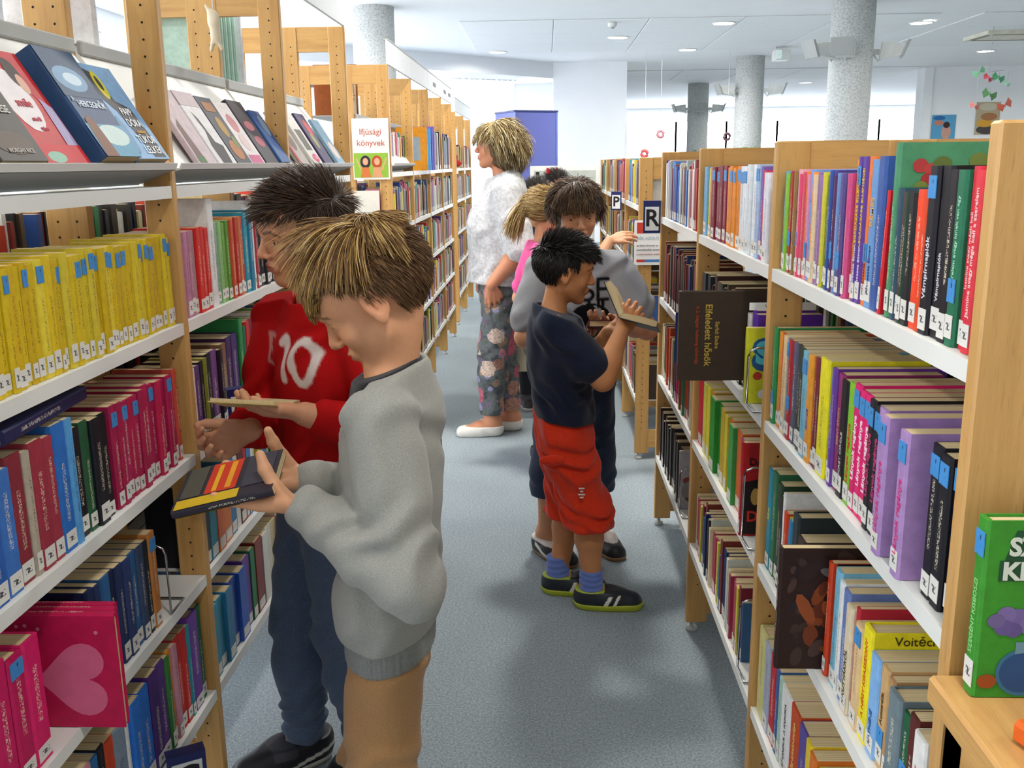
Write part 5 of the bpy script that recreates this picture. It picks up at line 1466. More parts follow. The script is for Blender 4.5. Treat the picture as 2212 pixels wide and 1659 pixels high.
# ===== boy in the red shirt
def person_red_shirt():
    b = Body((-.53, 2.09, 0), 128, 1.41, .212, (-.062, .032, 1.312), (10, -4, -6), (-.05, -.005, 1.165), (-.185, -.035, 1.115), (.075, .035, 1.115),
             (-.215, .115, .962), (-.06, .175, .905), .70, (-.085, -.055, .065), (.055, .05, .065),
             'boy in red shirt and jeans holding an open book beside the left bookcase', hintL=(-.6, -.4, -1), hintR=(.9, -.2, -.9),
             skin='cf9470', lip='aa5f52', brow='3b2618', torso_w=.125, lid=.35, toeL=(-.35, 1), toeR=(.0, 1), chub=.3)
    b.hand('L', (.55, .8, .10), (.35, .0, .9), L=.15, curl=(.35, .3, .35, .4), thumb=(.7, .0))
    b.hand('R', (.0, .9, -.3), (-.7, .2, .6), L=.15, curl=(.7, .7, .7, .7), thumb=(.6, .2))
    b.build(.008, .003, .0032)
    f = U(.03, b.torso(.018), rc(b.sh['L'] + [.02, 0, .005], b.sh['R'] + [-.02, 0, .005], .043), rc(b.neck - [0, 0, .07], b.neck - [0, 0, .01], .07, .058))
    f = U(.022, f, b.arm('L', .017, 1.72, g2=.020), b.arm('R', .015, 1.80, g2=.018))
    f = FOLD(f, .004, (45, 25, 55), .6)
    f = FOLD(f, .005, (70, 40, 30), 2.0, lambda P: np.exp(-((P[:, 2] - .86) / .10) ** 2))
    f = NECK(CUT(f, (0, 0, -1), -.70, .006), b.neck, .058, (0, .3, 1), b.neck[2] - .028)
    f = CUT(f, (0, .3, 1), b.neck[2] + .016, .004)
    def ink(V):
        C = np.repeat(np.array([lin('b41416')]), len(V), 0)
        u = -V[:, 0] * .95 + .2 * V[:, 1]; v = V[:, 2]; fr = V[:, 1] > -.01
        seg = [((.085, 1.095), (.085, 1.005)), ((.085, 1.095), (.068, 1.082))] + ring(.135, 1.048, .026, .046, 0, 360)
        C = dye(C, fr * strokes(u, v, seg, .0085), 'e2d6d0')
        seg = [((-.01, 1.09), (-.01, 1.03)), ((-.01, 1.09), (.018, 1.088)), ((-.01, 1.06), (.014, 1.058)), ((-.01, 1.03), (.018, 1.03))]
        C = dye(C, fr * strokes(u, v, seg, .0055), 'c88a86')
        return C
    sh = b.cloth('shirt', f, attr_mat('red_jersey', .9, .1, .1, 300, .2), .0045, colf=ink)
    f = U(.03, *[b.leg(k, .008, 1.97, .018, .012) for k in 'LR'])
    f = U(.03, f, CUT(b.torso(.006), (0, 0, 1), .73))
    f = FOLD(f, .003, (30, 40, 60), .9)
    f = FOLD(f, .006, (20, 20, 150), .4, lambda P: np.exp(-((P[:, 2] - .13) / .05) ** 2))
    f = CUT(f, (0, 0, -1), -.055)
    b.cloth('jeans', f, cloth_mat('dark_denim', '3e4c62', '5c6c84', 500), .006)
    def uc(Q, L):
        C = np.repeat(np.array([lin('14151d')]), len(Q), 0)
        m = (np.abs(Q[:, 2] - .10 - .16 * np.clip(.35 - Q[:, 1], 0, 1)) < .022) & (Q[:, 1] < .5) & (np.abs(Q[:, 0]) > .05)
        C[m] = lin('d2cfc4')
        m = (Q[:, 1] > .18) & (Q[:, 1] < .42) & (Q[:, 2] > .22); C[m] = lin('34343c')
        return C
    shoe_pair(b, .24, M_UP, uc, plain('pale_sole', 'c9c4b6', .6))
    def region(p): 
        y, z = p[:, 1], p[:, 2]
        return z - np.where(y < -.16, -.24, np.where(y < .02, -.06, np.where(y < .16, .12, .25)))
    cap = lambda P: np.maximum(ell(SK_C, SK_R + .025)(P), -region(P))
    sets = []
    n = 6000
    p = scalp(n, lambda p: region(p) > .01, 1.05)
    top = np.clip((p[:, 2] - .18) / .2, 0, 1)[:, None]
    d = np.array([[.55, .55, .1]]) * top + np.array([[0, -.5, -1.0]]) * (1 - top)
    t, nr = tangent(p, np.repeat(d, 1, 0))
    L = np.where(top[:, 0] > .5, RNG.uniform(.16, .30, n), RNG.uniform(.07, .13, n))
    sets.append(strands(p, unit_rows(t + nr * (.22 + .38 * top * RNG.uniform(.1, 1, (n, 1)))), L, RNG.uniform(.0035, .006, n), pick(['2f2016', '463020', '5a3f28', '3a271a'], n), SK_C, SK_R, None, .05, drop=.03, curl=.08, segs=5))
    b.hair(sets, cap=cap, capcol=lambda V: np.repeat(np.array([lin('2f2016')]), len(V), 0))
    return b

# ===== woman in the white blouse
def person_white_blouse():
    b = Body((-.26, 5.08, 0), 92, 1.67, .225, (0, .0, 1.535), (-4, 0, 0), (0, -.035, 1.375), (-.17, -.05, 1.31), (.17, -.05, 1.31),
             (-.20, .03, .845), (.20, .05, .87), .83, (-.05, .045, .075), (.06, -.06, .075),
             'woman in white blouse, floral trousers and white flats facing the shelves', hintL=(-.2, -1, .1), hintR=(.2, -1, 0),
             skin='c98a68', lip='a8564a', brow='6b5334', torso_w=.162, torso_d=1.42, thick=1.0, lid=.2, toeL=(-.05, 1), toeR=(.1, 1), arm=(.30, .235))
    b.hand('L', (.25, -.25, -.9), (.8, .1, -.3), L=.17, curl=(.5, .5, .55, .6), thumb=(.5, .1))
    b.hand('R', (0, .2, -1), (-.9, 0, -.2), L=.17, curl=(.6, .6, .6, .6), thumb=(.5, .1))
    b.build(.009, .0036, .0045)
    bust = U(.06, ell((-.06, .075, 1.125), (.075, .075, .085)), ell((.06, .075, 1.125), (.075, .075, .085)))
    belly = rc((0, .03, .92), (0, .02, 1.0), .13, .12)
    f = U(.07, b.torso(.012), bust, FLAT(rc((0, .008, .84), (0, .0, 1.17), .172, .140), 1.06), rc(b.sh['L'] + [.03, 0, .0], b.sh['R'] + [-.03, 0, 0], .055), rc((0, -.045, 1.32), (0, -.035, 1.395), .075, .062))
    f = U(.03, f, b.arm('L', .018, .98, g2=.036), b.arm('R', .018, .98, g2=.036))
    f = FOLD(f, .003, (30, 40, 22), .3)
    f = FOLD(f, .005, (55, 40, 6), 1.4, lambda P: np.clip((1.05 - P[:, 2]) / .2, 0, 1))
    f = NECK(CUT(f, (0, .06, -1), -.835, .006), (0, -.03), .060, (0, .5, 1), 1.345)
    f = CUT(f, (0, .4, 1), 1.392, .005)
    t = NT('white_linen'); v = t.coord()
    t.base(t.ramp(t.noise(v, 60, 6, .75), [(.35, lin('a6a6a8')), (.6, lin('cccccc'))])); t.rough(.9, .1)
    t.bump(t.noise(v, 160, 4, .7), .5, .004)
    sw = b.cloth('blouse', f, t.m, .0065)
    # floral trousers
    f = U(.03, *[b.leg(k, .004, 1.90, .022, .012) for k in 'LR'])
    f = U(.05, f, CUT(FLAT(rc((0, -.01, .80), (0, -.0, .90), .15, .14), 1.3), (0, 0, 1), .92))
    f = FOLD(f, .003, (30, 35, 50), .2)
    f = CUT(f, (0, 0, -1), -.125)
    t = NT('floral_fabric'); v = t.coord()
    def flowers(sc, seed, cols, base, r):
        vo = t.add('ShaderNodeTexVoronoi'); vo.inputs['Scale'].default_value = sc
        mp = t.add('ShaderNodeMapping'); mp.inputs['Location'].default_value = (seed, seed * 1.7, seed * .3)
        t.link(v, mp.inputs[0])
        wob = t.noise(mp.outputs[0], sc * 4, 3)
        t.link(mp.outputs[0], vo.inputs['Vector'])
        d = t.math('ADD', vo.outputs['Distance'], t.math('MULTIPLY', wob, .25))
        m = t.math('LESS_THAN', d, r)
        sep = t.add('ShaderNodeSeparateColor'); t.link(vo.outputs['Color'], sep.inputs[0])
        c = t.ramp(sep.outputs[0], cols, 'CONSTANT')
        petal = t.ramp(t.noise(mp.outputs[0], sc * 9, 2), [(.35, (.55,) * 3), (.6, (1, 1, 1))])
        return t.mix(m, base, t.mix(1.0, c, petal, 'MULTIPLY'))
    base = t.ramp(t.noise(v, 22, 4), [(.38, lin('4a4d50')), (.55, lin('6a6f70')), (.7, lin('5a6456'))])
    x = flowers(17, 3.1, [(0, lin('9a97b8')), (.35, lin('a58a76')), (.6, lin('7a6f80'))], base, .50)
    x = flowers(9.5, 8.7, [(0, lin('c98a92')), (.28, lin('d6bfae')), (.55, lin('b88a78')), (.8, lin('c06a7a'))], x, .56)
    t.base(x); t.rough(.85, .15)
    b.cloth('trousers', f, t.m, .0065)
    # ballet flats
    for k in 'LR':
        g, R, o = b.foot(k, .245, .004)
        g = CUT(g, (0, 0, 1), .058, .006)
        op = XF(ell((0, .055, .075), (.034, .085, .045)), R, o)
        g = SUB(.008, g, op)
        V, F = nets(g, o - .26, o + .26, .004)
        link('flat_shoe', mesh_np('flat_shoe', V, F, plain('white_leather', 'dcd8d0', .45), True), b.root)
    # hair: shoulder-grazing wavy bob
    def region(p): 
        y, z = p[:, 1], p[:, 2]
        return z - np.where(y < .0, -.25, np.where(y < .14, .02, .22))
    vol = U(.12, ell((0, -.10, .16), (.46, .50, .42)), ell((0, -.20, -.16), (.44, .36, .34)), rc((-.2, -.22, -.30), (.2, -.22, -.30), .22))
    face = ell((0, .36, -.10), (.36, .38, .42))
    cap = SUB(.06, vol, face)
    cap = SUB(.05, cap, ell((0, .0, -.62), (.30, .40, .20)))
    capw = lambda P: cap(P) + .022 * np.sin(P[:, 0] * 23 + 2 * np.sin(P[:, 2] * 9)) * np.sin(P[:, 1] * 21 + P[:, 2] * 5)
    sets = []
    n = 3400
    p = scalp(n, lambda p: region(p) > .0, 1.16)
    d = np.stack([p[:, 0] * .9, -.35 - .4 * np.abs(p[:, 0]), -.75 + .0 * p[:, 2]], 1)
    d[:, 1] = np.where(p[:, 1] > .12, .5, d[:, 1])
    tt, nr = tangent(p, d)
    L = np.where(p[:, 1] > .12, RNG.uniform(.2, .34, n), RNG.uniform(.4, .66, n))
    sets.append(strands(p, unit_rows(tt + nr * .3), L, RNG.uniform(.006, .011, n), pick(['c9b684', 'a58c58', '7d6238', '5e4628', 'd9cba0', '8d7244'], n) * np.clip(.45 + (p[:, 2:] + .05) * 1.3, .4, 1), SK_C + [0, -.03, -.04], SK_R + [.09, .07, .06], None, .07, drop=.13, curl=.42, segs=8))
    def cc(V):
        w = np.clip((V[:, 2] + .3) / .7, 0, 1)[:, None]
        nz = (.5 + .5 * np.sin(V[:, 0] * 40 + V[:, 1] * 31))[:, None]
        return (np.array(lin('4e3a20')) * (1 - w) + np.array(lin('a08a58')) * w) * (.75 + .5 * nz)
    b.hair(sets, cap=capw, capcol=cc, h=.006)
    return b

# ===== boy in navy tee and orange-red shorts
def person_navy_tee():
    b = Body((.074, 3.02, 0), -88, 1.225, .20, (0, -.012, 1.118), (10, 3, 0), (0, -.055, .985), (-.12, -.05, .955), (.12, -.055, .955),
             (-.05, .126, .91), (.105, .154, .945), .575, (-.055, -.034, .075), (.06, .071, .075),
             'dark-haired boy in navy tee and orange-red shorts reading a black book', hintL=(-.6, -.2, -1), hintR=(.35, -.25, -1),
             skin='c08254', lip='9c5648', brow='20140c', torso_w=.122, torso_d=1.52, lid=.7, toeL=(.1, 1), toeR=(.08, 1), thick=1.06, chub=.6, arm=(.215, .165))
    b.hand('R', (-.35, .55, .75), (-.75, -.1, -.5), L=.135, curl=(.45, .5, .55, .6), thumb=(.55, .25))
    b.hand('L', (.1, .9, .35), (.4, .2, .85), L=.135, curl=(.4, .4, .4, .4), thumb=(.6, .1))
    b.build(.007, .0034, .003)
    f = U(.03, b.torso(.024, bot=b.pel + [0, .01, 0]), rc(b.sh['L'] + [.02, 0, .0], b.sh['R'] + [-.02, 0, .0], .049), rc((0, -.055, .93), (0, -.048, 1.0), .066, .056))
    f = U(.025, f, b.arm('L', .018, .70, g2=.026), b.arm('R', .018, .70, g2=.026))
    f = FOLD(f, .0035, (40, 40, 45), .5)
    f = FOLD(f, .006, (20, 60, 60), 1.7, lambda P: np.exp(-((P[:, 2] - .72) / .07) ** 2))
    f = NECK(CUT(f, (0, -.10, -1), -.645, .006), b.neck, .052, (0, .35, 1), .950)
    f = CUT(f, (0, .35, 1), .982, .004)
    b.cloth('t_shirt', f, cloth_mat('navy_jersey', '12192a', '1c2438', 300), .005)
    f = U(.010, *[b.leg(k, .012, 1.50, .034, .028) for k in 'LR'])
    f = U(.03, f, CUT(b.torso(.014, bot=b.pel + [0, 0, -.01]), (0, 0, 1), .67))
    f = FOLD(f, .004, (30, 45, 60), .1)
    f = FOLD(f, .005, (60, 30, 95), 2.4)
    cut = {}
    f = CUT(f, (0, 0, -1), -.285, .005)
    sh = b.cloth('shorts', f, cloth_mat('orange_red_cotton', 'c02c12', 'd83a1c', 300), .005)
    # pocket flap
    px = b.hip['R'] + np.array([.088, -.045, -.035])
    fl = ell(px, (.010, .045, .017)); b.cloth('pocket_flap', fl, sh.data.materials[0], .004, lo=px - .08, hi=px + .08, parent=sh)
    mb = MB()
    for q, (w, z) in enumerate(((.018, .0), (.010, -.010), (.022, -.020), (.012, -.030))):
        mb.box((-.001, -w / 2, z - .0018), (.003, w / 2, z + .0018))
    mb.obj('white_print', plain('print_white', 'd8cfc8', .8), sh, loc=b.hip['R'] + np.array([.098, .045, -.125]))
    for k in 'LR':
        a = b.ank[k]
        g = rc(a + [0, -.003, -.02], a + [0, -.004, .055], .040, .038)
        g = FOLD(g, .0015, (5, 5, 330))
        g = CUT(g, (0, 0, 1), a[2] + .060, .004)
        b.cloth('sock', g, cloth_mat('blue_knit', '5a6eae', '7084c4', 400), .0035, lo=a - .08, hi=a + .09)
    def uc(Q, L):
        C = np.repeat(np.array([lin('1c222a')]), len(Q), 0)
        for y0 in (.22, .36):
            w = .035 if y0 < .3 else .025
            m = (np.abs(Q[:, 1] - y0 + (Q[:, 2] - .12) * -.55) < w) & (np.abs(Q[:, 0]) > .06) & (Q[:, 2] < .27)
            C[m] = lin('e0dccb')
        m = (Q[:, 2] > .315) & (Q[:, 1] < .2); C[m] = lin('a8b832')
        return C
    shoe_pair(b, .205, M_UP, uc, plain('lime_sole', 'a8b22e', .55), .024, .068)
    def region(p):
        y, z = p[:, 1], p[:, 2]
        return z - np.where(y < -.14, -.26, np.where(y < .0, -.06, np.where(y < .15, .08, .23)))
    cap = lambda P: np.maximum(ell(SK_C, SK_R + .03)(P), -region(P))
    n = 4200
    p = scalp(n, lambda p: region(p) > .01, 1.06)
    top = np.clip((p[:, 2] - .2) / .2, 0, 1)[:, None]
    d = np.array([[.0, .9, .1]]) * top + np.array([[0, .0, -1.0]]) * (1 - top)
    t, nr = tangent(p, d)
    L = np.where(top[:, 0] > .5, RNG.uniform(.14, .26, n), RNG.uniform(.07, .12, n))
    sets = [strands(p, unit_rows(t + nr * (.35 + .4 * top)), L, RNG.uniform(.005, .009, n), pick(['100c0a', '1c1613', '261e1a', '0a0807'], n), SK_C, SK_R, None, .06, drop=.02, curl=.12, segs=5)]
    b.hair(sets, cap=cap, capcol=lambda V: np.repeat(np.array([lin('120e0c')]), len(V), 0))
    return b

# ===== boy in the grey printed tee
def person_printed_tee():
    b = Body((.12, 3.47, 0), 180, 1.37, .205, (.012, .02, 1.275), (14, 8, 3), (.0, -.015, 1.13), (-.125, -.005, 1.075), (.135, -.005, 1.07),
             (-.105, .19, .915), (.03, .17, .86), .655, (-.07, -.02, .07), (.125, .06, .07),
             'brown-haired boy in grey printed tee standing behind the boy in shorts', hintL=(-.7, -.3, -.7), hintR=(.9, -.4, -.6),
             skin='c68f6a', lip='a65a4c', brow='3e2a18', torso_w=.125, lid=.65, toeL=(-.45, .9), toeR=(-.55, .85), chub=.3, ear=0.6)
    b.hand('L', (.55, .75, .1), (.1, .1, 1), L=.145, curl=(.4, .4, .4, .4), thumb=(.6, .1))
    b.hand('R', (-.5, .8, .1), (-.1, .1, 1), L=.145, curl=(.4, .4, .4, .4), thumb=(.6, .1))
    b.build(.007, .0030, .0036)
    f = U(.03, b.torso(.022), rc(b.sh['L'] + [.02, 0, .0], b.sh['R'] + [-.02, 0, .0], .044), rc((0, -.02, 1.08), (0, -.012, 1.13), .062, .054))
    f = U(.025, f, b.arm('L', .020, .62, g2=.034), b.arm('R', .020, .70, g2=.036))
    f = FOLD(f, .003, (40, 30, 35), .5)
    f = NECK(CUT(f, (0, 0, -1), -.68, .006), b.neck, .056, (0, .35, 1), 1.095)
    f = CUT(f, (0, .3, 1), 1.135, .004)
    # the ink of the print belongs to the cloth: black lettering drips and a round blot low on the chest
    def ink(V):
        C = np.repeat(np.array([lin('9c9da0')]), len(V), 0)
        C *= (1 + .07 * np.sin(V[:, :1] * 900) * np.sin(V[:, 2:] * 870))
        fr = V[:, 1] > .03
        x = -V[:, 0]; z = V[:, 2]
        d = np.hypot((x - .035) / .075, (z - .90) / .062)
        m = fr & (d < 1) & ~((np.hypot((x - .052) / .028, (z - .905) / .05) < 1) & (np.hypot((x - .03) / .03, (z - .91) / .05) > 1))
        m |= fr & (np.abs(x - .02 - .01 * np.sin(z * 90)) < .012) & (z > .74) & (z < .85)
        seg = ring(.022, 1.028, .022, .018, 40, 270) + ring(.022, .992, .022, .018, -130, 90) + [((.062, 1.046), (.062, .974)), ((.062, 1.046), (.098, 1.046)), ((.062, 1.011), (.092, 1.011)), ((.062, .974), (.098, .974)), ((.03, .975), (.03, .955)), ((.08, .974), (.08, .952)), ((.064, .974), (.064, .950))]
        C[m] = lin('17181b'); C = dye(C, fr * strokes(x, z, seg, .0065), '17181b')
        return C
    sh = b.cloth('t_shirt', f, attr_mat('grey_tee', .9, .1, .1, 500, .2), .004, colf=ink)
    f = U(.03, *[b.leg(k, .010, 1.62, .030, .022) for k in 'LR'])
    f = U(.03, f, CUT(b.torso(.008), (0, 0, 1), .71))
    f = FOLD(f, .003, (30, 40, 60), .9)
    f = CUT(f, (0, 0, -1), -.24)
    b.cloth('jean_shorts', f, cloth_mat('blue_denim', '222c3e', '34425a', 500), .006)
    def uc(Q, L):
        C = np.repeat(np.array([lin('15131a')]), len(Q), 0)
        m = (np.abs(Q[:, 2] - .14 - .35 * (.22 - Q[:, 1])) < .035) & (Q[:, 1] > -.02) & (Q[:, 1] < .4) & (np.abs(Q[:, 0]) > .05)
        C[m] = lin('d8d4c8')
        m = (Q[:, 2] > .27); C[m] = lin('c8c0b8')
        return C
    shoe_pair(b, .225, M_UP, uc, plain('gum_sole', '7a5a3c', .6), .018, .07)
    def region(p):
        y, z = p[:, 1], p[:, 2]
        return z - np.where(y < .0, -.25, np.where(y < .12, -.02, .20))
    vol = U(.08, ell((0, -.09, .15), (.425, .47, .405)), ell((0, -.16, -.10), (.405, .36, .26)))
    cap = SUB(.05, vol, ell((0, .42, -.12), (.30, .44, .40)))
    n = 5200
    p = scalp(n, lambda p: region(p) > .0, 1.13)
    d = np.stack([p[:, 0] * 1.6, np.where(p[:, 1] > .0, .8, -.5), np.full(n, -.55)], 1)
    t, nr = tangent(p, d)
    L = np.where(p[:, 1] > .05, RNG.uniform(.10, .2, n), RNG.uniform(.18, .42, n))
    sets = [strands(p, unit_rows(t + nr * .22), L, RNG.uniform(.004, .008, n), pick(['46301c', '5a4026', '6a4e30', '33221a', '7a5c3a'], n), SK_C, SK_R + .05, None, RNG.uniform(.03, .10, n), drop=.11, curl=.34, segs=7)]
    b.hair(sets, cap=cap, capcol=lambda V: np.repeat(np.array([lin('38281a')]), len(V), 0), h=.005)
    return b

# ===== girls further along the aisle
def girl(loc, yaw, H, label, top, hairc, ponytail, wrR=None, extra=None, hrot=(10, 0, 0)):
    hh = .20
    b = Body(loc, yaw, H, hh, (0, .02, H - .105), hrot, (0, -.01, H - .25), (-.115, -.02, H - .29), (.115, -.02, H - .29),
             (-.15, .05, H - .65), wrR or (.15, .05, H - .65), .48 * H, (-.06, 0, .06), (.06, 0, .06), label,
             skin='c9926e', torso_w=.115, lid=.5, hintR=(.6, -.3, -1))
    if wrR: b.hand('R', (.15, .9, .2), (-.6, 0, -.7), L=.14, curl=(.3, .3, .3, .35), thumb=(.6, .1))
    else: b.hand('R', (0, .1, -1), (-1, 0, 0), L=.14)
    b.hand('L', (0, .1, -1), (1, 0, 0), L=.14)
    b.build(.010, .005, .0045)
    f = U(.03, b.torso(.016), rc(b.sh['L'], b.sh['R'], .042))
    f = U(.025, f, b.arm('L', .016, .75, g2=.02), b.arm('R', .016, .75, g2=.02))
    f = NECK(CUT(FOLD(f, .003, (40, 30, 40)), (0, 0, -1), -.47 * H, .006), b.neck, .055, (0, .3, 1), H - .28)
    f = CUT(f, (0, .2, 1), H - .245, .005)
    b.cloth('top', f, cloth_mat('knit_' + top[0], *top), .009)
    f = U(.03, *[b.leg(k, .008, 1.95, .014) for k in 'LR'])
    f = U(.03, f, CUT(b.torso(.004), (0, 0, 1), .5 * H))
    b.cloth('trousers', CUT(f, (0, 0, -1), -.05), cloth_mat('dark_trousers_' + top[0], '16181f', '22242c'), .010)
    shoe_pair(b, .22, M_UP, lambda Q, L: np.repeat(np.array([lin('2a2a30')]), len(Q), 0), plain('grey_sole', 'aaa8a4', .6), h=.006)
    def region(p):
        y, z = p[:, 1], p[:, 2]
        return z - np.where(y < .0, -.22, np.where(y < .12, .0, .20))
    cap = SUB(.05, ell((0, -.08, .13), (.40, .47, .41)), ell((0, .36, -.14), (.29, .34, .36)))
    n = 1200
    p = scalp(n, lambda p: region(p) > 0, 1.10)
    t, nr = tangent(p, np.repeat(np.array([[0, -1.0, .1]]), n, 0))
    sets = [strands(p, unit_rows(t + nr * .1), RNG.uniform(.2, .4, n), RNG.uniform(.006, .011, n), pick(hairc, n), SK_C, SK_R + .03, None, .05, segs=5)]
    if ponytail:
        n = 500
        r = np.array([0, -.52, .16]) + RNG.normal(0, .05, (n, 3)); d = unit_rows(np.array([[0, -.45, -.6]]) + RNG.normal(0, .13, (n, 3)))
        sets.append(strands(r, d, RNG.uniform(.6, .95, n), RNG.uniform(.010, .016, n), pick(hairc, n), SK_C, SK_R, None, .05, drop=.25, curl=.08, segs=7))
    b.hair(sets, cap=cap, capcol=lambda V: np.repeat(np.array([lin(hairc[0])]), len(V), 0), h=.007)
    return b
# ------------------------------------------------------------------ shelf letters, notices and things around the hall
def letter_sign(ch, mw, label, w=.064, h=.075, col=M_NAVY):
    o = empty('letter_sign', label=label, cat='sign', group='letter signs on the shelves'); o.matrix_world = mw      # local x right, y up, z towards the reader
    mb = MB(); mb.box((-w / 2, -h / 2, -.003), (w / 2, h / 2, 0), bev=.001); mb.box((-w / 2, h / 2 - .001, -.03), (w / 2, h / 2 + .001, 0)); mb.obj('holder', col, o)
    mb = MB(); mb.box((-w * .39, -h * .42, 0), (w * .39, h * .32, .001)); mb.obj('card', M_WHITE, o)
    text(ch, h * .74, M_BLACK, o, frame((0, -h * .05, .0015), (1, 0, 0), (0, 1, 0)), 'letter', offset=.0018)
FX = ((1, 0, 0), (0, 0, 1))
letter_sign('R', frame((.400, 3.69, 1.245), *FX), 'navy letter sign R jutting from the low right bookcase', .066, .12)
letter_sign('P', frame((.386, 5.40, 1.240), (.92, -.38, 0), (0, 0, 1)), 'navy letter sign P on the farther right bookcase', .06, .10)
letter_sign('N', frame((.386, 6.2, .93), (.92, -.38, 0), (0, 0, 1)), 'navy letter sign N low on the farther right bookcase', .06, .10)
letter_sign('T', frame((-.728, 2.20, .885), (.86, .50, 0), (0, 0, 1)), 'navy letter sign T on the second left bay', .075, .095)
letter_sign('C', frame((-.722, 1.665, .262), (.86, .50, 0), (0, 0, 1)), 'navy letter sign C at the bottom of the nearest left bay', .075, .095)
o = empty('letter_sign', (.388, 2.782, .945), label='navy letter sign seen edge-on beside the brown book', cat='sign', group='letter signs on the shelves')
mb = MB(); mb.box((-.012, -.003, -.075), (.03, .0, .075)); mb.obj('holder', M_NAVY, o)
mb = MB(); mb.box((-.002, -.0045, -.065), (.028, -.003, .055)); mb.obj('card', M_WHITE, o)
# notice of the youth section in the gap of the left cases
o = empty('notice', label='white notice reading Ifjúsági könyvek with a green picture of two girls', cat='notice'); o.matrix_world = frame((-.872, 4.868, 1.527), *FX)
mb = MB(); mb.box((-.092, -.148, -.004), (.092, .148, 0), bev=.001); mb.obj('plate', plain('notice_paper', 'dcd8d2', .35), o)
text('Ifjúsági', .042, ink('b85a4a'), o, frame((0, .083, .0006), (1, 0, 0), (0, 1, 0)), 'lettering')
text('könyvek', .042, ink('b85a4a'), o, frame((0, .030, .0006), (1, 0, 0), (0, 1, 0)), 'lettering')
def flat(parent, pts, col, z, name='picture'):
    mb = MB(); mb.quad([(a, b, z) for a, b in pts]); q = mb.obj(name, M_PRINT, parent); q.color = (*lin(col), 1)
def disc(cx, cy, rx, ry, n=14): return [(cx + rx * math.cos(2 * math.pi * k / n), cy + ry * math.sin(2 * math.pi * k / n)) for k in range(n)]
flat(o, [(-.088, -.138), (.084, -.138), (.084, -.018), (-.088, -.018)], '8ab03a', .0006)
for cx, hc, tc in ((-.03, '2a2430', 'c8703a'), (.028, 'b04a26', 'd0946a')):
    flat(o, disc(cx, -.062, .026, .032), hc, .0009); flat(o, disc(cx, -.060, .014, .018), 'd8a07e', .0012)
    flat(o, [(cx - .026, -.136), (cx + .026, -.136), (cx + .016, -.088), (cx - .016, -.088)], tc, .0011)
flat(o, [(.05, -.10), (.056, -.10), (.078, -.045), (.072, -.043)], 'd8a07e', .0011); flat(o, [(-.05, -.10), (-.056, -.10), (-.078, -.045), (-.072, -.043)], 'd8a07e', .0011)
# notice on the end frame of the farther right case
o = empty('notice', label='white notice with red and blue bands headed KÉK AZOLÓ on the far right bookcase', cat='notice'); o.matrix_world = frame((.565, 4.58, 1.075), *FX)
mb = MB(); mb.box((-.15, -.105, -.003), (.15, .105, 0), bev=.001); mb.obj('plate', M_WHITE, o)
for a, b, c in ((-.138, -.10, 'c8402e'), (-.10, .04, '4a80c0'), (.04, .07, 'c8402e'), (.07, .14, '4a80c0')):
    flat(o, [(a, .045), (b, .045), (b, .096), (a, .096)], c, .0006, 'band'); flat(o, [(a, -.09), (b, -.09), (b, -.078), (a, -.078)], c, .0006, 'band')
for s, c, sz, y in (('KÉK AZOLÓ KÖNYVEK', '8ab0c0', .019, .022), ('az ilyen könyvek az', '4a4a52', .013, -.012), ('tesztelhetőek emiatt', '4a4a52', .013, -.032), ('a www.azolo.hu webhelyen', 'b0605a', .012, -.053)):
    text(s, sz, ink(c), o, frame((-.138, y, .0006), (1, 0, 0), (0, 1, 0)), 'lettering', 'LEFT')
o = empty('label_strip', label='white strip lettered WWW.AZOLO above the purple books', cat='label'); o.matrix_world = frame((.500, 2.028, 1.148), *FX)
mb = MB(); mb.box((-.07, -.008, -.002), (.07, .008, 0)); mb.obj('strip', M_WHITE, o)
text('WWW.AZOLO', .011, M_BLACK, o, frame((0, 0, .0005), (1, 0, 0), (0, 1, 0)), 'lettering')
# printed page on the end of the second left case
o = empty('notice', label='plain white printed page taped inside the gap of the left bookcases', cat='notice'); o.matrix_world = frame((-.905, 4.87, 1.215), *FX)
mb = MB(); mb.box((-.065, -.11, -.002), (.065, .11, 0)); mb.obj('sheet', plain('sheet_paper', 'd4cfc2', .7), o)
for k in range(7): flat(o, [(-.05, .0 - k * .014), (.045 - (k % 3) * .01, .0 - k * .014), (.045 - (k % 3) * .01, .003 - k * .014), (-.05, .003 - k * .014)], '8a8680', .0005, 'print_line')
# fascia words are too small to read: grey marks only
for y in (6.9, 7.6, 7.95):
    mb = MB(); mb.box((-.7735, y - .08, 1.975), (-.7725, y + .08, 2.0)); mb.obj('fascia_lettering', plain('fascia_ink', '6a7078', .6), case_L2)
# things on the upper shelves of the near left case
def upper_book(x, y, z, T, H, D, col, label, rz=0.0, flags='h'):
    book(Matrix.Translation((x, y, z)) @ Matrix.Rotation(rz, 4, 'Z'), T, H, D, col, label, None, flags)
for i in range(9):
    upper_book(-.955, 2.915 + i * .020, 1.697, .018, .235, .17, ('b4d0c0', '7cb098')[i % 2], '%s green or white annual from left, upper left shelf' % ordinal(i + 1), flags='n')
upper_book(-.955, 1.52, 1.697, .03, .25, .19, '1e1e22', 'black-edged box file on the upper left shelf near the first post')
upper_book(-.955, 1.60, 1.697, .05, .24, .19, 'd8d8d8', 'white box file beside the black one on the upper left shelf')
upper_book(-.955, 1.72, 1.697, .08, .27, .19, 'e0e4e8', 'wide white magazine file left of the first post, upper left shelf')
upper_book(-.955, 2.12, 1.697, .02, .26, .19, 'e4e6e8', 'white folder right of the first post on the upper left shelf')
upper_book(-.955, 3.14, 1.697, .02, .24, .19, 'dfe3e6', 'pale folder right of the second post on the upper left shelf')
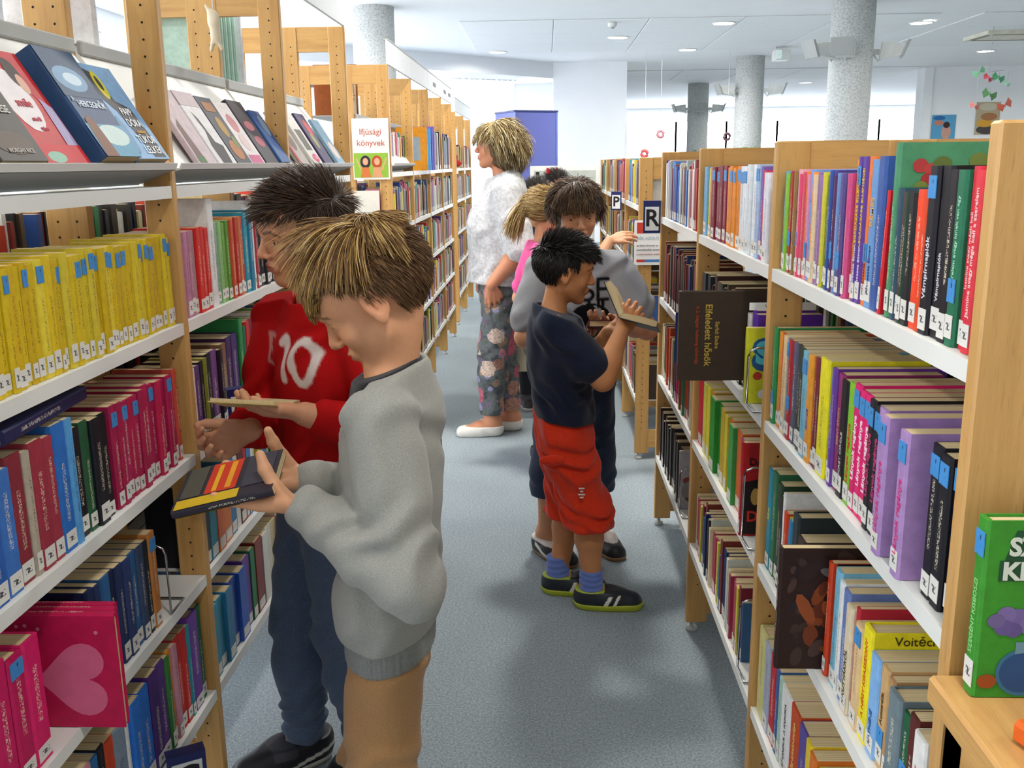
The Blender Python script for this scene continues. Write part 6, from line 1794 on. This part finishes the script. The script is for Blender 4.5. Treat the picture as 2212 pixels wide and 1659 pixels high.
KT = book(Matrix.Translation((-.96, 5.05, 1.70)), .03, .25, .22, '8a4a1e', 'brown album lettered KÉPTÁR on the upper shelf past the gap', None, 'h')
decal(KT, [(-.005, -.0156, .005), (-.055, -.0156, .005), (-.055, -.0156, .245), (-.005, -.0156, .245)], 'cbbca0')
text('KÉPTÁR', .034, ink('a8762a'), KT, frame((-.03, -.0160, .125), (0, 0, -1), (1, 0, 0)), 'cover_title', offset=.001)
# small cloth toys hung on the left posts
for x, y, z, l in ((-.868, 2.62, 1.83, 'hanging from the rail'),):
    o = empty('cloth_toy', (x, y, z), label='small cream cloth toy hanging beside the second left post', cat='toy')
    f = U(.01, ell((0, 0, 0), (.016, .012, .02)), rc((0, 0, -.015), (.004, 0, -.05), .014, .010), rc((0, 0, -.04), (-.012, 0, -.08), .007, .005), rc((0, 0, -.04), (.016, 0, -.078), .007, .005), rc((-.008, 0, .015), (-.018, 0, .03), .006, .004))
    V, F = nets(f, (-.05, -.03, -.1), (.05, .03, .05), .0035); link('body', mesh_np('body', V, F, plain('cream_cloth', 'c8baa0', .9)), o)
    mb = MB(); mb.tube([(0, 0, .015), (0, 0, .05)], .0012, 5); mb.obj('cord', M_PLASTIC, o)
# board at the end of the far right case
o = empty('notice_board', (.06, 8.5, 0), label='white notice board on stand behind the girls', cat='board')
mb = MB(); mb.box((-.20, 0, .95), (.40, .02, 1.425), bev=.004); mb.obj('frame', M_WHITE, o)
mb = MB(); mb.box((-.165, -.002, .98), (.37, .0, 1.385)); mb.obj('panel', plain('board_grey', 'b8beb8', .6), o)
mb = MB(); mb.tube([(-.15, .01, 0), (-.15, .01, .95)], .012); mb.tube([(.35, .01, 0), (.35, .01, .95)], .012); mb.obj('legs', M_GREY, o)
mb = MB(); mb.box((-.15, -.004, 1.345), (-.12, -.002, 1.375)); mb.obj('pin_tag', M_BLACK, o)
text('T', .06, M_BLACK, o, frame((-.10, -.004, 1.20), *FX), 'letter')
# blue glazed cabinet in front of the pier, and the white curtain
o = empty('glass_cabinet', (-.31, 15.3, 0), math.radians(26), label='tall blue glazed cabinet in front of the white pier', cat='cabinet')
tB = NT('blue_glass'); tB.base(lin('6a70b4')); tB.rough(.12, .5); MBL = tB.m
mb = MB(); mb.box((-.36, -.36, 0), (.36, .36, 2.2), bev=.004); mb.obj('casing', MBL, o)
mb = MB(); mb.box((-.37, -.37, 2.2), (.37, .37, 2.225)); mb.obj('top_plate', plain('cabinet_top', '2e386e', .4), o)
for a in (-.36, .34):
    mb = MB(); mb.box((a, -.375, .05), (a + .02, -.36, 2.2)); mb.obj('edge_strip', plain('pale_blue_edge', '7c8cc8', .3), o)
mb = MB(); mb.box((.36, -.28, .1), (.372, .28, 2.0)); mb.obj('door_panel', plain('cabinet_door', '4a58a4', .25), o)
cv = []; cf = []
nx = 60
for i in range(nx + 1):
    x = -1.62 + i * (1.62 - .58) / nx; yy = 17.6 + (x + 1.62) * .6 + .05 * math.sin(i * 1.15) + .02 * math.sin(i * .41)
    for z in (.05, 1.2, 2.93): cv.append((x, yy, z))
for i in range(nx):
    for j in range(2): a = i * 3 + j; cf.append((a, a + 3, a + 4, a + 1))
tC = NT('sheer_curtain'); tC.base(lin('e8eaf0')); tC.rough(.9, .1); tC.p.inputs['Transmission Weight'].default_value = 0.0
tr = tC.add('ShaderNodeBsdfTranslucent'); tr.inputs[0].default_value = (.85, .87, .92, 1); mxs = tC.add('ShaderNodeMixShader'); mxs.inputs[0].default_value = .5
tC.link(tC.p.outputs[0], mxs.inputs[1]); tC.link(tr.outputs[0], mxs.inputs[2]); tC.link(mxs.outputs[0], tC.n['Material Output'].inputs[0])
cu = empty('curtain', label='white sheer floor-length curtain at the back window', cat='curtain')
link('cloth', mesh_np('cloth', np.array(cv), np.array(cf), tC.m), cu)
mb = MB(); mb.tube([(-1.7, 17.55, 2.925), (-.55, 18.24, 2.925)], .012); mb.obj('rail', M_PLASTIC, cu)
# posters and mobile on the right wall
for x0, x1, z0, z1, l, bg, arts in ((7.674, 8.145, 1.775, 2.287, 'blue poster with a figure on the right-hand white wall', '5aa0c8', [(.62, .35, .2, .28, 'c89a8a'), (.62, .62, .14, .12, '3a2a2a'), (.3, .7, .2, .1, 'c8806a'), (.3, .88, .25, .08, '2a6aa8')]),
                                    (8.525, 8.991, 1.897, 2.521, 'brown and orange poster at the right edge of the white wall', 'b8a888', [(.5, .15, .45, .14, '4a4644'), (.4, .35, .35, .12, 'd8a03a'), (.55, .55, .35, .12, 'a8744a'), (.5, .85, .4, .12, 'c8c0a8')])):
    o = empty('poster', (x0, 19.985, z0), label=l, cat='poster'); w, h = x1 - x0, z1 - z0
    mb = MB(); mb.box((0, 0, 0), (w, .004, h)); q = mb.obj('sheet', M_PRINT, o); q.color = (*lin(bg), 1)
    for k, (a, b, ra, rb, c) in enumerate(arts):
        mb = MB(); mb.quad([(a * w + ra * w * math.cos(t), -.001 - k * .0006, b * h + rb * h * math.sin(t)) for t in (2 * math.pi * j / 16 for j in range(16))]); q = mb.obj('picture', M_PRINT, o); q.color = (*lin(c), 1)
o = empty('hanging_mobile', (6.1, 14.0, CEIL), label='paper butterfly mobile hanging near the right wall', cat='mobile')
mb = MB(); mb.tube([(0, 0, 0), (0, 0, -.6)], .003, 5); mb.tube([(-.12, 0, -.62), (.2, 0, -.58)], .004, 5); mb.obj('thread', M_GREY, o)
for k, (x, z, c, s) in enumerate(((-.13, -.60, '7ab890', 1.0), (.0, -.68, 'c04a5a', .8), (.14, -.68, '4a9a6a', 1.0), (.04, -.90, '5a8a5a', 1.2), (-.15, -1.05, 'c87a70', .8), (.26, -1.04, 'b85a48', 1.2), (.26, -.76, '8ac0a0', .6))):
    mb = MB(); a = random.uniform(-.6, .6)
    for sg in (-1, 1):
        p = [(0, 0, 0), (sg * .07, .03, .06), (sg * .09, .03, .0), (sg * .05, .02, -.06)]
        q = [(x + s * (px * math.cos(a) - pz * math.sin(a)), py, z + s * (px * math.sin(a) + pz * math.cos(a))) for px, py, pz in p]
        mb.quad(q)
    mb.tube([(x, 0, z - .03), (x, 0, z + .03)], .006, 5)
    b_ = mb.obj('paper_butterfly', M_PRINT, o); b_.color = (*lin(c), 1)
    mb = MB(); mb.tube([(x, 0, z), (x, 0, -.6 if z < -.62 else z + .02)], .0015, 4); mb.obj('thread', M_GREY, o)
# paper flowers taped round two columns, and hanging paper shapes
for x, y, z, l, cs in ((3.54, 17.255, 1.60, 'paper flower pictures taped on the middle right-hand column', ('e08a7a', '8ac87a', 'e0d86a')), (3.54, 23.055, 1.62, 'paper flower pictures taped on the farthest column', ('e07a8a', '8ab8a0', 'e0d04a'))):
    o = empty('paper_flowers', (x, y, z), label=l, cat='decoration')
    for k in range(6):
        a = -.14 + k * .056; mb = MB(); yy = -.004 - k * .0008
        for q in range(5):
            t = q * 1.2566 + k; cx, cz = a + .035 * math.cos(t), .03 * math.sin(k * 2.1) + .035 * math.sin(t)
            mb.quad([(cx + .03 * math.cos(u), yy, cz + .03 * math.sin(u)) for u in (2 * math.pi * j / 8 for j in range(8))])
        f_ = mb.obj('paper_flower', M_PRINT, o); f_.color = (*lin(cs[k % 3]), 1)
for x, y, z, c, l in ((3.0, 16.5, 1.84, '6a4a50', 'brown paper ring hanging left of the middle column'), (1.9, 16.5, 1.90, 'e09aa0', 'small pink paper shape hanging near the far windows'), (1.62, 16.3, 1.58, 'e06a6a', 'small red paper heart low near the far windows')):
    o = empty('hanging_ornament', (x, y, z), label=l, cat='ornament')
    mb = MB(); mb.tube([(.05 * math.cos(2 * math.pi * k / 14), 0, .05 * math.sin(2 * math.pi * k / 14)) for k in range(14)], .022 if c == '6a4a50' else .03, 7, closed=True); q = mb.obj('shape', M_PRINT, o); q.color = (*lin(c), 1)
    mb = MB(); mb.tube([(0, 0, .05), (0, 0, CEIL - z)], .002, 4); mb.obj('thread', M_PLASTIC, o)
# red soft toy on the third left case
o = empty('soft_toy', (-.86, 8.95, LZ[0] + .002), label='small red soft toy on the far left bookcase', cat='toy')
V, F = nets(U(.03, ell((0, 0, .045), (.05, .05, .045)), ell((.02, -.02, .10), (.035, .035, .03)), ell((.05, .03, .04), (.03, .025, .03))), (-.1, -.1, -.01), (.12, .1, .16), .006); link('body', mesh_np('body', V, F, plain('red_plush', 'b82a2e', .9)), o)
mb = MB(); mb.lathe([(.006, 0), (.007, .004)], 8, (.045, -.045, .10)); mb.obj('eye', M_BLACK, o)

# ------------------------------------------------------------------ held things
def held_book(mw, T, H, D, col, label, hard=True):
    return book(mw, T, H, D, col, label, None, 'h' if hard else '')
P1 = person_grey_sweatshirt()
# small bright paperback in the hands of the boy in grey
HB = held_book(Matrix.Translation((-.405, 1.325, .980)) @ frame((0, 0, 0), (.10, -.97, -.22), (-.20, -.24, .95)), .014, .155, .125, '2c2530', 'small black, red and yellow paperback held by the boy in grey', False)
for k, (u0, v0, u1, v1, c) in enumerate(((.02, .35, .22, .98, 'c8a41e'), (.25, .40, .95, .72, 'c0321c'), (.30, .46, .92, .52, 'd8921e'), (.28, .60, .90, .65, 'd8a01e'), (.25, .76, .95, .96, '4a463e'), (.22, .05, .95, .34, '3a3844'))):
    for sg in (1, -1):
        yy = sg * (.0074 + k * .0001)
        decal(HB, [(-u0 * .125, yy, v0 * .155), (-u1 * .125, yy, v0 * .155), (-u1 * .125, yy, v1 * .155), (-u0 * .125, yy, v1 * .155)], c)
P2 = person_red_shirt()
def open_book(mw, H, D, T, cover, label, ang=.5):
    """opened book: two covers and two page wedges; spine along y, opening upwards"""
    o = empty('open_book', label=label, cat='book'); o.matrix_world = mw
    for s in (-1, 1):
        c, sn = math.cos(ang), math.sin(ang)
        def P(u, v): return (s * (u * c - v * sn), u * sn + v * c)
        mb = MB(); mb.prism([P(0, 0), P(D, 0), P(D, .0025), P(0, .0025)], 1, -H / 2, H / 2); mb.obj('cover_board', ink(cover), o)
        mb = MB(); mb.prism([P(0, .0025), P(D - .004, .0025), P(D - .004, T), P(D * .6, T * 1.15), P(.01, T * .9), P(0, T * .4)], 1, -H / 2 + .003, H / 2 - .003); mb.obj('page_block', M_PAGES, o)
    return o
open_book(Matrix.Translation((-.590, 1.860, .972)) @ Matrix.Rotation(math.radians(3), 4, 'Y') @ Matrix.Rotation(math.radians(-13), 4, 'X') @ Matrix.Rotation(math.radians(86), 4, 'Z'), .135, .085, .009, 'c8b070', 'cream paperback held open flat by the boy in red', .12)
P3 = person_white_blouse()
# handbag on the far arm
o = empty('handbag', (-.20, 5.34, .30), math.radians(4), label='beige leather handbag hanging behind the woman', cat='handbag')
mb = MB(); mb.prism([(-.17, 0), (.17, 0), (.145, .23), (-.145, .23)], 1, -.055, .055); bg = mb.obj('bag_body', plain('beige_leather', 'aaa48e', .5), o)
mb = MB(); mb.box((-.148, -.058, .222), (.148, .058, .236), bev=.003); mb.obj('zip_edge', plain('tan_trim', '8a6038', .5), o)
for yy in (-.05, .05):
    mb = MB(); mb.tube([(-.09, yy, .22), (-.08, yy, .34), (-.04, yy, .46), (.04, yy, .46), (.08, yy, .34), (.09, yy, .22)], .006, 6); mb.obj('strap', plain('bag_strap', '9a917a', .5), o)
mb = MB(); mb.lathe([(.03, 0), (.034, .004), (.03, .008)], 14, (.08, 0, 0)); q = mb.obj('charm', M_SHELF, o, loc=(.02, -.06, .15), rot=(math.pi / 2, 0, 0))
P4 = person_navy_tee()
open_book(Matrix.Translation((.235, 2.975, .965)) @ Matrix.Rotation(math.radians(-22), 4, 'Z') @ Matrix.Rotation(math.radians(38), 4, 'Y') @ Matrix.Rotation(math.radians(-18), 4, 'X'), .19, .12, .02, '16181c', 'thick black book held open by the boy in the navy tee', .45)
P5 = person_printed_tee()
held_book(Matrix.Translation((.235, 3.225, .905)) @ Matrix.Rotation(math.radians(180), 4, 'Z') @ Matrix.Rotation(math.radians(-75), 4, 'X') @ Matrix.Translation((.10, 0, -.09)), .022, .19, .14, '5a1420', 'dark red book held flat by the boy in the printed tee')
girl((-.01, 4.52, 0), -80, 1.33, 'girl with fair ponytail and pink top reaching for the right shelf', ('c83a78', 'e0609a'), ['b0915c', '8e7040', 'c9ad78'], True, wrR=(.17, .27, 1.10), hrot=(6, 0, 0))
g2 = girl((.055, 6.2, 0), 200, 1.40, 'dark-haired girl with a red hair bow at the back of the group', ('3a3440', '4c4654'), ['241a14', '3a2a1e', '1a1410'], False)
mb = MB()
for s in (-1, 1): mb.prism([(0, 0), (s * .035, .022), (s * .038, -.02)], 1, -.006, .006)
mb.obj('hair_bow', plain('red_ribbon', 'c81e22', .5), g2.root, loc=(.03, .03, 1.40))
girl((-.06, 5.72, 0), 185, 1.36, 'dark-haired girl in dark clothes between the woman and the ponytail girl', ('1c1c26', '2a2a34'), ['1e1612', '33251a', '120e0c'], False)
